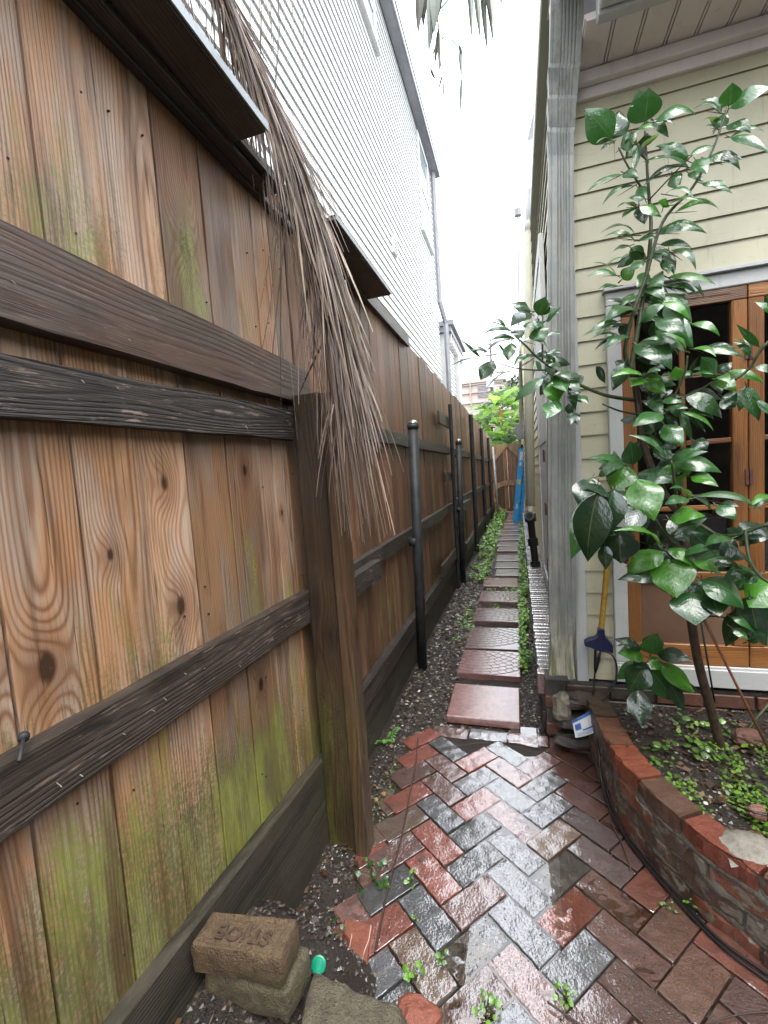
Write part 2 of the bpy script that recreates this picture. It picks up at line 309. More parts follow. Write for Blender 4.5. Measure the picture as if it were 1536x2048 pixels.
# ---------------------------------------------------------------- mesh builder
class MB:
    def __init__(s): s.v = []; s.f = []; s.at = []; s.d = dict(P=(0, 0, 0), S=(.5, .5, .5), K=(9, 9, .01), L=(9, 9, .01), C=(.5, .5, .5, 1), W=0.)
    def set(s, **k): s.d = dict(s.d, **k)
    def add(s, vs, fs, P=None):
        b = len(s.v); s.v += [tuple(v) for v in vs]
        for i in range(len(vs)):
            a = dict(s.d)
            if P is not None: a['P'] = tuple(P[i])
            s.at.append(a)
        s.f += [tuple(b+i for i in f) for f in fs]
    def box(s, a, b, M4=None, n=1, plocal=True, jit=0., ax=2):
        """axis-aligned box a..b; P gets (across, along, depth) with 'along' = axis ax"""
        a, b = V(a), V(b); c = (a+b)/2; vs = []; P = []; fs = []
        o = [i for i in range(3) if i != ax]; L = b[ax]-a[ax]
        big = o[0] if (b[o[0]]-a[o[0]]) > (b[o[1]]-a[o[1]]) else o[1]; sm = o[1] if big == o[0] else o[0]
        for k in range(n+1):
            t = a[ax]+L*k/n
            for (i, j) in ((0, 0), (1, 0), (1, 1), (0, 1)):
                q = V((0, 0, 0)); q[ax] = t; q[o[0]] = (a, b)[i][o[0]]; q[o[1]] = (a, b)[j][o[1]]
                if jit: q[o[0]] += random.uniform(-jit, jit); q[o[1]] += random.uniform(-jit, jit)
                P.append((q[big]-c[big], q[ax]-a[ax], q[sm]-c[sm])); vs.append(M4 @ q if M4 else q)
        fs.append((0, 3, 2, 1)); e = 4*n; fs.append((e, e+1, e+2, e+3))
        for k in range(n):
            for i in range(4):
                x, y = k*4+i, k*4+(i+1) % 4
                fs.append((x, y, y+4, x+4))
        s.add(vs, fs, P)
    def loft(s, secs, cap=True, closed=True):
        n = len(secs[0]); vs = [p for q in secs for p in q]; fs = []
        for k in range(len(secs)-1):
            for i in range(n if closed else n-1):
                j = (i+1) % n; fs.append((k*n+i, k*n+j, (k+1)*n+j, (k+1)*n+i))
        if cap and closed: fs.append(tuple(reversed(range(n)))); fs.append(tuple((len(secs)-1)*n+i for i in range(n)))
        P = []
        L = 0
        for k, q in enumerate(secs):
            if k: L += (V(secs[k][0])-V(secs[k-1][0])).length
            for i in range(n): P.append((.03*math.cos(2*PI*i/n), L, .03*math.sin(2*PI*i/n)))
        s.add(vs, fs, P)
    def tube(s, pts, r, n=8, cap=True):
        pts = [V(p) for p in pts]; secs = []
        rs = r if isinstance(r, (list, tuple)) else [r]*len(pts)
        ref = None
        for i, p in enumerate(pts):
            t = (pts[min(i+1, len(pts)-1)]-pts[max(i-1, 0)])
            if t.length < 1e-9: t = V((0, 0, 1))
            t.normalize()
            if ref is None: ref = V((0, 0, 1)) if abs(t.z) < .9 else V((1, 0, 0))
            u = t.cross(ref); 
            if u.length < 1e-6: u = t.cross(V((0, 1, .3)))
            u.normalize(); w_ = t.cross(u); ref = u.cross(t) if False else ref
            secs.append([p+(u*math.cos(2*PI*k/n)+w_*math.sin(2*PI*k/n))*rs[i] for k in range(n)])
        s.loft(secs, cap)
    def prism(s, poly, off):
        off = V(off); n = len(poly); a = [V(p) for p in poly]; b = [p+off for p in a]
        c0 = a[0]
        s.add(a+b, [tuple(range(n)), tuple(reversed(range(n, 2*n)))]+[(i, i+n, (i+1) % n+n, (i+1) % n) for i in range(n)], [((p-c0).x, (p-c0).z, 0) for p in a+b])
    def build(s, name, mat, parent=None, smooth=False, bevel=0, seg=1, loc=None):
        me = bpy.data.meshes.new(name)
        org = V(loc) if loc is not None else V((0, 0, 0))
        me.from_pydata([tuple(V(v)-org) for v in s.v], [], s.f); me.update()
        for nm, ty, key in (('P', 'FLOAT_VECTOR', 'vector'), ('S', 'FLOAT_VECTOR', 'vector'), ('K', 'FLOAT_VECTOR', 'vector'), ('L', 'FLOAT_VECTOR', 'vector'), ('C', 'FLOAT_COLOR', 'color'), ('W', 'FLOAT', 'value')):
            at = me.attributes.new(nm, ty, 'POINT'); fl = []
            for a in s.at:
                v = a[nm]
                if nm == 'C' and len(v) == 3: v = tuple(v)+(1,)
                if nm == 'W': fl.append(v)
                else: fl.extend(v)
            at.data.foreach_set(key, fl)
        if smooth: me.polygons.foreach_set('use_smooth', [True]*len(me.polygons))
        me.materials.append(mat)
        o = bpy.data.objects.new(name, me); sc.collection.objects.link(o); o.location = org
        if parent is not None:
            wl = V((0, 0, 0)); q = parent
            while q is not None: wl += q.location; q = q.parent
            o.parent = parent; o.location = org - wl
        if bevel:
            m = o.modifiers.new('b', 'BEVEL'); m.width = bevel; m.segments = seg; m.limit_method = 'ANGLE'
        return o
def tag(o, label, cat, group=None, kind=None):
    if label: o['label'] = label
    if cat: o['category'] = cat
    if group: o['group'] = group
    if kind: o['kind'] = kind
    return o
def thing(name, label, cat, loc=(0, 0, 0), group=None):
    o = bpy.data.objects.new(name, None); sc.collection.objects.link(o); o.location = loc; o.empty_display_size = .1
    return tag(o, label, cat, group)
def struct(o): o['kind'] = 'structure'; return o
R_ = random.random
def rseed(): return (R_(), R_(), R_())
def smooth(t, a, b): t = max(0, min(1, (t-a)/(b-a))); return t*t*(3-2*t)

# ================================================================ GROUND
def gz(x, y):
    z = -.022 + .010*mnoise.noise(V((x*6, y*6, 0))) + .006*mnoise.noise(V((x*22, y*22, 5)))
    z += .045*smooth(x, -.60, -.72)*smooth(y, .4, .6)               # earth banked against the fence
    z += .235*smooth(y, 1.14, .98)*smooth(x, -.40, -.56)            # little raised bed in the near left corner
    z += .022*smooth(y, 2.38+.06*smooth(x, -.2, -.05), 2.5)*smooth(x, .14, .05)                # gravel strip sits level with the paving
    return z
mb = MB()
xs = [-60, -20, -6, -3, -1.6] + [-1.2+.035*i for i in range(44)] + [.5, .9, 1.5, 3, 8, 20, 60]
ys = [-20, -4, -1] + [-.2+.05*i for i in range(4)] + [.0+.035*i for i in range(1, 120)] + [4.3+.3*i for i in range(36)] + [17, 22, 30, 50, 90, 200]
ys = sorted(set(round(y, 3) for y in ys))
vs = [(x, y, gz(x, y)) for y in ys for x in xs]; nx = len(xs)
mb.add(vs, [(j*nx+i, j*nx+i+1, (j+1)*nx+i+1, (j+1)*nx+i) for j in range(len(ys)-1) for i in range(nx-1)])
struct(mb.build('ground', M['soil'], smooth=True))

# ---- brick paving (herringbone), one surface
COL = dict(g=(.165, .165, .175), d=(.095, .092, .095), r=(.42, .100, .052), p=(.36, .17, .145), t=(.22, .13, .078), b=(.15, .058, .036), q=(.22, .09, .066))
BL = [(510,790,'g'),(540,955,'g'),(360,840,'d'),(720,870,'g'),(350,720,'d'),(520,680,'p'),(680,760,'t'),(670,640,'g'),(520,580,'g'),(360,520,'g'),(360,620,'r'),(200,650,'g'),(190,760,'r'),(190,900,'r'),(370,980,'q'),(360,1170,'g'),(560,1110,'g'),(550,1280,'p'),(730,1060,'r'),(510,490,'p'),(380,440,'r'),(650,545,'g'),(630,450,'p'),(170,1060,'g'),(960,1010,'b'),(960,1180,'b'),(980,1350,'b'),(510,420,'g'),(300,400,'d'),(220,450,'q'),(220,560,'q'),(130,430,'r'),(130,1160,'t'),(820,690,'g'),(830,800,'g'),(800,590,'b'),(850,480,'b'),(770,430,'b'),(900,900,'b'),(130,700,'t'),(100,770,'q'),(50,1050,'q'),(50,1350,'d'),(420,1330,'d'),(780,1200,'g'),(620,1440,'p'),(900,1440,'q'),(1200,1350,'t'),(1350,1230,'r')]
BC = [(atz(768+x/2, 1300+y/2), COL[c]) for x, y, c in BL]
ang = math.radians(-40.5); A_ = .104; U_ = V((math.cos(ang), math.sin(ang), 0)); W_ = V((-math.sin(ang), math.cos(ang), 0))
PL = [atz(*p) for p in ((836, 1480), (812, 1560), (795, 1640), (772, 1750), (752, 1850), (730, 1950), (715, 2048))]
def left_edge(y):
    pts = sorted([(p.y, p.x) for p in PL])
    if y <= pts[0][0]: return pts[0][1]-.02
    for (a, b), (c, d) in zip(pts, pts[1:]):
        if y <= c: return b+(d-b)*(y-a)/(c-a)
    return pts[-1][1]
def planter_x(y):       # inner foot of the planter wall
    tab = [(.6, 1.6), (1.0, 1.02), (1.316, .60), (1.448, .475), (1.571, .413), (1.803, .322), (2.058, .282), (2.29, .272)]
    if y <= tab[0][0]: return 1.6
    for (a, b), (c, d) in zip(tab, tab[1:]):
        if y <= c: return b+(d-b)*(y-a)/(c-a)
    return .27
def dip(x, y):          # hollows in the paving where water stands
    return -.0045*math.exp(-((x-.03)**2/.035+(y-1.5)**2/.04)) - .0085*math.exp(-((x-.02)**2/.02+(y-2.25)**2/.012)) - .004*math.exp(-((x+.18)**2/.02+(y-1.15)**2/.02))
def brick_patch(mb, c, u, v, L, W, top, th, col, nx=15, ny=7, rough=.0020, seed=0, tilt=(0, 0), rad=.0018):
    """a worn brick: bumpy top face with rounded rim and straight sides"""
    vs = []; n1, n2 = nx+2, ny+2
    for j in range(n2+1):
        for i in range(n1+1):
            def pr(k, n, D):
                if k == 0: return -D/2, 1
                if k == n: return D/2, 1
                return (-D/2+rad)+(D-2*rad)*(k-1)/(n-2), 0
            a, ea = pr(i, n1, L); b, eb = pr(j, n2, W)
            if ea and eb: a *= 1-rad/L; b *= 1-rad/W
            p = c+u*a+v*b
            z = top + a*tilt[0]+b*tilt[1] + rough*mnoise.noise(V((p.x*38+seed, p.y*38, seed))) + rough*.7*mnoise.noise(V((p.x*95, p.y*95, seed)))+rough*.35*mnoise.noise(V((p.x*210, p.y*210, seed)))
            if ea or eb: z -= rad*.6+.0016*abs(mnoise.noise(V((p.x*70, p.y*70, seed+4))))
            j1 = .0028*mnoise.noise(V((p.x*60, p.y*60, 3))); vs.append(V((p.x+j1, p.y+j1, z)))
    nn = n1+1; fs = [(j*nn+i, j*nn+i+1, (j+1)*nn+i+1, (j+1)*nn+i) for j in range(n2) for i in range(n1)]
    rim = [i for i in range(nn)]+[j*nn+n1 for j in range(1, n2+1)]+[n2*nn+i for i in range(n1-1, -1, -1)]+[j*nn for j in range(n2-1, 0, -1)]
    b = len(vs)
    for k in rim: q = vs[k]; vs.append(V((q.x, q.y, q.z-th)))
    m = len(rim)
    for k in range(m): fs.append((rim[k], b+k, b+(k+1) % m, rim[(k+1) % m]))
    mb.set(C=col); mb.add(vs, fs)
mb = MB()
def pick(c, k):
    best = min(BC, key=lambda t: (t[0].x-c.x)**2+(t[0].y-c.y)**2)
    if (best[0].xy-c.xy).length < .07: col = best[1]
    else:
        rr = random.Random(k); col = COL[rr.choice('bbqrbtd' if c.x > .1 else 'qrqgtd')]
    s = random.Random(k).uniform(.75, 1.15)
    f_ = smooth(c.x, .10, .26)*.62 if c.y > .9 else smooth(c.x, .05, .3)*.5
    return tuple((x*(1-f_)+y*f_)*s for x, y in zip(col, (.175, .055, .028)))
for i in range(-30, 40):
    for j in range(-30, 40):
        k = (i+j) % 4
        if k == 0: cu, cv, u, v = (i+1-.5), (j+.5-.25), U_, W_
        elif k == 2: cu, cv, u, v = (i+.5-.5), (j+1-.25), W_, U_
        else: continue
        c = U_*(cu*A_)+W_*(cv*A_)
        if c.y < .35 or c.y > 2.24 or c.x > planter_x(c.y)+.06 or c.x < left_edge(c.y)-.02 or c.x > 1.3: continue
        L, W = 2*A_-.007, A_-.007
        rr = random.Random(i*100+j)
        top = rr.gauss(0, .0016)+dip(c.x, c.y)+(.002 if c.x < -.3 else 0)
        tl = (rr.gauss(0, .008), rr.gauss(0, .010))
        if c.x > left_edge(c.y)+.05 or True:
            brick_patch(mb, c, u, v, L, W, top, .05, pick(c, i*100+j), seed=rr.uniform(0, 50), tilt=tl)
# border course along the far end, and a broken row along the left
for k in range(5):
    c = V((-.42+.205*k, 2.315+.012*math.sin(k), 0)); col = [COL['q'], COL['g'], COL['p'], COL['p'], COL['g']][k]
    brick_patch(mb, c, V((1, -.02, 0)), V((.02, 1, 0)), .197, .09, -.0035, .05, col, seed=k, tilt=(0, .01))
for k, (px, py, cc) in enumerate(((838,1545,'q'),(800,1600,'t'),(790,1660,'t'),(775,1760,'q'),(765,1700,'r'),(735,1835,'q'),(742,1810,'p'),(700,1900,'r'),(690,2010,'q'))):
    c = atz(px-26, py); brick_patch(mb, c, U_ if k % 2 else W_, W_ if k % 2 else U_, .14, .09, -.004, .05, COL[cc], seed=k+9, tilt=(.03*random.uniform(-1, 1), .02))
pv = struct(mb.build('brick_paving', M['paving'], smooth=True))
m_ = pv.modifiers.new('es', 'EDGE_SPLIT'); m_.split_angle = math.radians(24)
# grit bed between the bricks
mb = MB(); 
pts = [(-.62, .2), (1.7, .2), (1.25, .75), (1.06, 1.0), (.66, 1.316), (.5, 1.5), (.36, 1.8), (.32, 2.3), (.1, 2.37), (-.5, 2.37), (-.6, 2.0)]
mb.add([V((x, y, -.013)) for x, y in pts], [tuple(range(len(pts)))])
struct(mb.build('paving_bed', M['soil']))
# puddles
mb = MB()
def blob(cx, cy, rx, ry, z, n=40, seed=0):
    p = []
    for k in range(n):
        a = 2*PI*k/n; r = 1+.22*mnoise.noise(V((math.cos(a)*1.5, math.sin(a)*1.5, seed)))
        p.append(V((cx+rx*r*math.cos(a), cy+ry*r*math.sin(a), z)))
    mb.add(p, [tuple(range(n))])
blob(.02, 1.50, .36, .62, -.0044, seed=2)
struct(mb.build('puddle_water', M['water']))
mb = MB(); blob(.02, 2.35, .16, .085, -.0045, seed=5); struct(mb.build('puddle_water', M['water']))
mb = MB(); blob(-.20, 1.10, .15, .12, -.0042, seed=8); struct(mb.build('puddle_water', M['water']))
mb = MB(); blob(.30, 1.12, .40, .22, -.0065, seed=12); struct(mb.build('puddle_water', M['water']))

# ================================================================ STEPPING PAVERS
def paver(i, x0, x1, y0, y1, col, pat, label, z=.04, th=.045):
    mb = MB(); rr = random.Random(i*7+1)
    mb.set(C=col); ox, oy = (x0+x1)/2, (y0+y1)/2
    top = z
    if pat == 'fan':
        # raised cobbles of the moulded fan pattern: arcs of small blocks with grooves between
        mb.box((x0, y0, z-th), (x1, y1, z-.003)); W = x1-x0
        fx, fy = x0+W*.28, y1+.02
        nr = 9
        for r in range(nr):
            r0 = .02+r*.047; r1 = r0+.043
            na = max(3, int((r0+.03)*PI/.055))
            for a in range(na):
                a0 = -PI + PI*a/na + (.5 if r % 2 else 0)*PI/na; a1 = a0+PI/na-.0065/max(r1, .03)
                q = []
                for (rr_, aa) in ((r0, a0), (r0, a1), (r1, a1), (r1, (a0+a1)/2), (r1, a0)):
                    X = fx+rr_*math.cos(aa); Y = fy+rr_*math.sin(aa)
                    q.append((min(max(X, x0+.004), x1-.004), min(max(Y, y0+.004), y1-.004)))
                ar = sum(q[k][0]*q[(k+1) % 5][1]-q[(k+1) % 5][0]*q[k][1] for k in range(5))/2
                if abs(ar) < 2e-4: continue
                g0_ = rr.uniform(.88, 1.1); c2 = tuple(c*g0_ for c in col); mb.set(C=c2)
                if ar < 0: q = q[::-1]
                n = 5; b = [V((a_[0], a_[1], z-.0035)) for a_ in q]; t_ = [V((a_[0]*.94+.06*sum(p[0] for p in q)/5, a_[1]*.94+.06*sum(p[1] for p in q)/5, z)) for a_ in q]
                mb.add(b+t_, [tuple(range(n, 2*n))]+[(k, (k+1) % n, (k+1) % n+n, k+n) for k in range(n)])
    elif pat == 'frame':
        mb.box((x0, y0, z-th), (x1, y1, z-.012)); mb.set(C=(.45, .36, .26))
        t = .035
        for a, b in (((x0, y0), (x1, y0+t)), ((x0, y1-t), (x1, y1)), ((x0, y0+t), (x0+t, y1-t)), ((x1-t, y0+t), (x1, y1-t))): mb.box((a[0], a[1], z-.011), (b[0], b[1], z))
    else:
        mb.box((x0, y0, z-th), (x1, y1, z), jit=.002)
    o = mb.build('stepping_stone', M['paver'], bevel=.006 if pat != 'fan' else .0012, seg=2, loc=(ox, oy, 0))
    o.rotation_euler = (rr.gauss(0, .006), rr.gauss(0, .006), rr.gauss(0, .012))
    tag(o, label, 'paver', 'stepping stones down the side path')
PV = [(2.408, 2.80, -.455, -.048, (.42, .19, .165), 'plain', 'smooth plain red square paver nearest the camera, just past the puddle'),
 (2.963, 3.37, -.462, -.045, (.36, .165, .145), 'fan', 'pinkish red fan-patterned paver directly behind the smooth plain one'),
 (3.42, 3.88, -.46, -.042, (.26, .15, .135), 'fan', 'brownish fan-patterned paver, third along the path from the camera'),
 (4.05, 4.45, -.46, -.045, (.26, .14, .13), 'fan', 'fan-patterned paver with a twig lying across it, fourth from the camera'),
 (4.681, 5.10, -.46, -.05, (.32, .17, .15), 'fan', 'reddish fan-patterned paver, fifth from the camera'),
 (5.32, 5.74, -.47, -.06, (.33, .12, .10), 'plain', 'plain red paver edged with clover, sixth from the camera'),
 (5.886, 6.24, -.35, .02, (.30, .25, .23), 'plain', 'pale grey paver just beyond the plain red one, nearest of three pale ones'),
 (6.345, 6.72, -.37, .03, (.31, .27, .26), 'plain', 'pale grey paver, middle of the three pale ones'),
 (6.841, 7.28, -.38, .02, (.33, .29, .29), 'plain', 'pale grey paver, farthest of the three pale ones'),
 (7.698, 8.08, -.40, -.0, (.26, .11, .08), 'frame', 'small red paver with a tan rim, set in the clover'),
 (8.211, 8.65, -.44, .06, (.30, .24, .23), 'plain', 'wide greyish paver right behind the tan-rimmed one')]
for i, p in enumerate(PV): paver(i, p[2], p[3], p[0], p[1], p[4], p[5], p[6])
ordn = ['ninth', 'eighth', 'seventh', 'sixth', 'fifth', 'fourth', 'third', 'second', 'nearest']
yy = 8.86
for k in range(9):
    L = .50
    col = (.30, .22, .20) if k < 4 else (.30, .13, .09)
    lab = ('narrow greyish paver, %s one counting from the wooden gate' if k < 4 else 'narrow reddish brown paver, %s one counting from the wooden gate') % ordn[k] if k < 8 else 'reddish brown paver lying right against the foot of the wooden gate'
    paver(20+k, -.44+.01*k+random.uniform(-.02, .02), .02+random.uniform(-.02, .02), yy, yy+L, col, 'plain', lab)
    yy += .64+.012*k

# ================================================================ FENCES
XP = -.80        # picket face plane
XR = -.762       # rail face plane
def picket(mb, y0, y1, z0, z1, x=XP, th=.018, knots=None):
    mb.set(S=rseed(), K=(9, 9, .01), L=(9, 9, .01))
    if knots:
        for nm, k in zip(('K', 'L'), knots): mb.set(**{nm: k})
    j = random.uniform(-.003, .003)
    mb.box((x-th+j, y0, z0), (x+j, y1, z1), ax=2)
FRONT = thing('wooden_fence', 'near mossy board fence section with orange and green stained pickets, left of the timber post', 'fence', (XP, .7, 0))
seams = []; y = -.62
bnd = [-.62, -.47, -.325, -.18, -.035, .11, .25, .37, .484, .633, .782, .934, 1.098, 1.225, 1.345, 1.452, 1.56]
KN = {7: [(.02, 1.15, .016)], 8: [(-.02, 1.11, .02), (.01, .12, .01)], 9: [(-.02, 1.28, .012), (.02, .95, .01)], 10: [(.0, 1.42, .017), (.01, 1.12, .02)], 11: [(-.005, 2.03, .024), (9, 9, .01)], 12: [(.0, .78, .016), (.02, 1.45, .012)], 14: [(-.02, 1.3, .008)]}
for i, (a, b) in enumerate(zip(bnd, bnd[1:])):
    mb = MB(); picket(mb, a+.0025, b-.0025, .02, 2.47+random.uniform(-.01, .01), knots=KN.get(i))
    mb.set(C=(.035, .022, .016), W=1.)
    for _ in range(3):
        cy_, cz_ = random.uniform(a+.02, b-.02), random.choice((.55, .82, 1.12, 1.45, 1.95, 2.2))+random.uniform(-.05, .05); mb.tube([(XP-.002, cy_, cz_), (XP+.0045, cy_, cz_)], .0028, 6)
    mb.set(C=(.10, .05, .025), W=.45); mb.build('picket', M['front'], FRONT, bevel=.002)
def rail(parent, y0, y1, za0, za1, zb0, zb1, x0, x1, mat, name='rail', flecks=0, seed=1, bev=.004, nseg=10):
    """rail between y0 and y1; bottom/top heights za at y0, zb at y1; sawn edges a little ragged"""
    mb = MB(); mb.set(S=rseed(), K=(.0, random.uniform(.3, 1.2), .012)); secs = []; rr = random.Random(seed); P = []
    n = max(2, int((y1-y0)*nseg)); vs = []; fs = []
    for k in range(n+1):
        t = k/n; yy = y0+(y1-y0)*t; b = za0+(zb0-za0)*t; tp = za1+(zb1-za1)*t
        e = [rr.gauss(0, .0012) for _ in range(4)]
        q = [V((x0, yy, b+e[0])), V((x1, yy, b+e[1])), V((x1, yy, tp+e[2])), V((x0, yy, tp+e[3]))]
        for p in q: vs.append(p); P.append((p.z-(b+tp)/2, yy-y0, p.x-(x0+x1)/2))
    for k in range(n):
        for i in range(4): a, c = k*4+i, k*4+(i+1) % 4; fs.append((a, a+4, c+4, c))
    fs.append((0, 1, 2, 3)); e = 4*n; fs.append((e+3, e+2, e+1, e))
    mb.add(vs, fs, P)
    mb.set(C=(.7, .68, .6, 1), W=1.)
    for k in range(flecks):     # nail tips and splinters, painted pale as if catching light
        t = rr.random(); yy = y0+(y1-y0)*t; zz = za0+(zb0-za0)*t+rr.uniform(.02, .09); L = rr.uniform(.004, .016); dz = rr.uniform(.3, 1)
        p = V((x1+.0005, yy, zz)); q = p+V((.004, L*.4, -L*dz)); w_ = V((0, .0012, 0))
        mb.add([p-w_, p+w_, q+w_, q-w_, p+V((.003, 0, 0))], [(0, 1, 2, 3), (0, 3, 4), (1, 4, 2), (0, 4, 1), (3, 2, 4)])
    o = mb.build(name, mat, parent, bevel=bev); return o
tag(rail(FRONT, -.6, 1.487, .93, 1.035, .902, 1.018, -.80, XR, M['dark'], flecks=26, seed=3), 'dark weathered middle rail with pale nail tips', None)
tag(rail(FRONT, -.6, 1.485, 1.53, 1.625, 1.578, 1.68, -.80, XR, M['dark'], flecks=16, seed=5), 'blackened split rail', None)
tag(rail(FRONT, -.6, 1.60, 1.70, 1.885, 1.715, 1.846, -.80, -.757, M['red'], flecks=12, seed=7), 'wide reddish brown rail', None)
tag(rail(FRONT, -.3, 1.50, -.05, .49, -.05, .355, -.80, XR, M['kick'], 'kick_board', flecks=8, seed=9), 'dark mossy board along the foot', None)
# cap board with its metal flashing
mb = MB(); mb.set(S=rseed()); mb.box((-.86, -.7, 2.400), (-.632, 1.185, 2.425), ax=1); mb.build('cap_board', M['capw'], FRONT, bevel=.003)
mb = MB(); mb.set(S=rseed()); mb.box((-.86, 1.187, 2.400), (-.715, 1.43, 2.424), ax=1); mb.build('cap_board', M['capw'], FRONT, bevel=.003)
mb = MB(); mb.box((-.66, -.7, 2.4265), (-.626, 1.19, 2.429), ax=1); mb.box((-.6305, -.7, 2.405), (-.626, 1.19, 2.4262), ax=1); mb.build('flashing', M['flash'], FRONT)
mb = MB(); mb.set(S=rseed()); mb.box((-.80, -.7, 2.372), (-.774, 1.62, 2.398), ax=1); mb.build('top_rail', M['capw'], FRONT, bevel=.003)
mb = MB(); mb.set(S=rseed()); mb.box((-.83, -.7, 2.38), (-.735, 1.40, 2.3985), ax=1); mb.build('under_board', M['capw'], FRONT, bevel=.003)
# bolt sticking out over the middle rail
mb = MB(); mb.tube([(-.775, .475, 1.045), (-.735, .44, 1.033)], .0032, 8); mb.tube([(-.772, .473, 1.0445), (-.779, .478, 1.046)], .008, 8); mb.build('bolt', M['steel'], FRONT, smooth=True)

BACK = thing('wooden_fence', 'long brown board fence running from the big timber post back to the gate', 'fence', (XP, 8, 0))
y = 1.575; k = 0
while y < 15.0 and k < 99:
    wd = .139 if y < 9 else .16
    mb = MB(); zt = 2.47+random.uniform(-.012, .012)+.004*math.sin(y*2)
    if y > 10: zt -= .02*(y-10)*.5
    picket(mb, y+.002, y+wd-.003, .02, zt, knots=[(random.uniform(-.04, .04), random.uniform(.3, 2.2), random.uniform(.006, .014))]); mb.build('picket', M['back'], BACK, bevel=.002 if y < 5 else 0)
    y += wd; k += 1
YE = y
rail(BACK, 1.58, 5.35, .93, 1.018, .965, 1.055, -.80, XR, M['grail'], flecks=22, seed=11)
rail(BACK, 5.6, YE, .99, 1.08, 1.0, 1.09, -.80, XR, M['grail'], flecks=6, seed=12)
rail(BACK, 1.58, 5.35, 1.625, 1.705, 1.64, 1.725, -.80, XR, M['grail'], flecks=20, seed=13)
rail(BACK, 5.9, YE, 1.64, 1.73, 1.66, 1.75, -.80, XR, M['grail'], seed=14)
rail(BACK, 1.58, YE, .30, .405, .27, .37, -.80, -.752, M['grail'], flecks=14, seed=15)
tag(rail(BACK, 1.58, 4.3, -.04, .29, -.04, .26, -.80, -.775, M['kick'], 'kick_board', flecks=4, seed=16), None, None)
rail(BACK, 4.3, YE, -.04, .26, -.04, .25, -.80, -.775, M['kick'], 'kick_board', seed=17)
# stub blocks screwed over the rails
def block(y0, y1, z0, z1, x1, mat='grail', x0=-.7605):
    mb = MB(); mb.set(S=rseed()); mb.box((x0, y0, z0), (x1, y1, z1), ax=1, n=3, jit=.0012); mb.build('rail_block', M[mat], BACK, bevel=.004)
block(1.80, 2.20, .885, .99, -.715, 'dark')
block(4.55, 5.25, 1.93, 2.06, -.74); block(4.75, 5.35, 1.33, 1.43, -.74); block(4.2, 5.3, .405, .53, -.735)
block(5.9, 6.8, 1.63, 1.74, -.73); block(5.8, 6.9, .88, 1.0, -.72); block(6.2, 7.2, .3, .42, -.72)
# cap of the second stretch and the bare strip beyond
mb = MB(); mb.set(S=rseed()); mb.box((-.86, 1.70, 2.432), (-.64, 2.49, 2.450), ax=1); mb.build('cap_board', M['capw'], BACK, bevel=.003)
mb = MB(); mb.box((-.66, 1.70, 2.4515), (-.634, 2.495, 2.454), ax=1); mb.box((-.6385, 1.70, 2.434), (-.634, 2.495, 2.4512), ax=1); mb.build('flashing', M['flash'], BACK)
mb = MB(); mb.set(S=rseed()); mb.box((-.798, 1.53, 2.42), (-.770, 3.48, 2.50), ax=1); mb.build('top_rail', M['grail'], BACK, bevel=.003)
# big notched post
mb = MB(); mb.set(S=(.2, .1, .3), K=(.02, .9, .014)); 
for (x0, x1, y0, y1, top) in ((-.762, -.652, 1.452, 1.56, 1.735), (-.6515, -.602, 1.448, 1.53, 1.728)):
    mb.box((x0, y0, -.05), (x1, y1, top), ax=2, n=6, jit=.0012); mb.set(S=(.6, .5, .4))
po = mb.build('post', M['post'], BACK, bevel=.004); po['label'] = 'heavy doubled timber post'
# steel pipe posts, with caps, clamps and chain
def pipe_post(x, y, h, r, capd=True, lean=0):
    mb = MB(); mb.tube([(x, y, -.05), (x+lean*.5, y, h*.5), (x+lean, y, h)], r, 20); mb.tube([(x, y, .93), (x, y, .985)], r+.004, 20)
    o = mb.build('pipe_post', M['steel'], BACK, smooth=True); 
    if capd:
        mb = MB(); secs = []
        mb.tube([(x+lean, y, h-.03), (x+lean, y, h)], r+.005, 20); mb.build('cap_collar', M['steel'], o, smooth=True)
        mb = MB(); mb.tube([(x+lean, y, h), (x+lean, y, h+.012), (x+lean, y, h+.024), (x+lean, y, h+.03)], [r+.003, r*.95, r*.6, r*.1], 20); mb.build('cap', M['zinc'], o, smooth=True)
    return o
p1 = pipe_post(-.715, 2.985, 1.765, .034, lean=.045)
p2 = pipe_post(-.715, 5.46, 1.79, .034, lean=.04)
def square_post(x, y, h, w_=.035, lean=0):
    mb = MB(); mb.tube([(x, y, -.05), (x+lean, y, h)], w_*.72, 4); mb.build('steel_post', M['steel'], BACK)
square_post(-.735, 5.18, 2.2, .03, .02); square_post(-.725, 7.6, 2.36, .05, 0.01); square_post(-.75, 10.2, 2.35, .05); square_post(-.75, 12.6, 2.3, .05)
mb = MB(); mb.tube([(-.62, 13.6, 0), (-.70, 13.9, 2.1)], .03, 10); mb.build('steel_post', M['flash'], BACK, smooth=True)
mb = MB()   # rusty chain hanging beside the first pipe
cy = 3.045; z = 1.0; k = 0
while z > .42:
    pts = []
    for a in range(9):
        t = 2*PI*a/8; u = math.cos(t)*.006; v_ = math.sin(t)*.012
        pts.append((-.675+(u if k % 2 else 0), cy+(0 if k % 2 else u)+.004*math.sin(z*9), z+v_))
    mb.tube(pts, .0018, 5, cap=False); z -= .018; k += 1
tag(mb.build('chain', M['rust']), 'thin rusty chain hanging beside the nearest capped pipe post', 'chain')

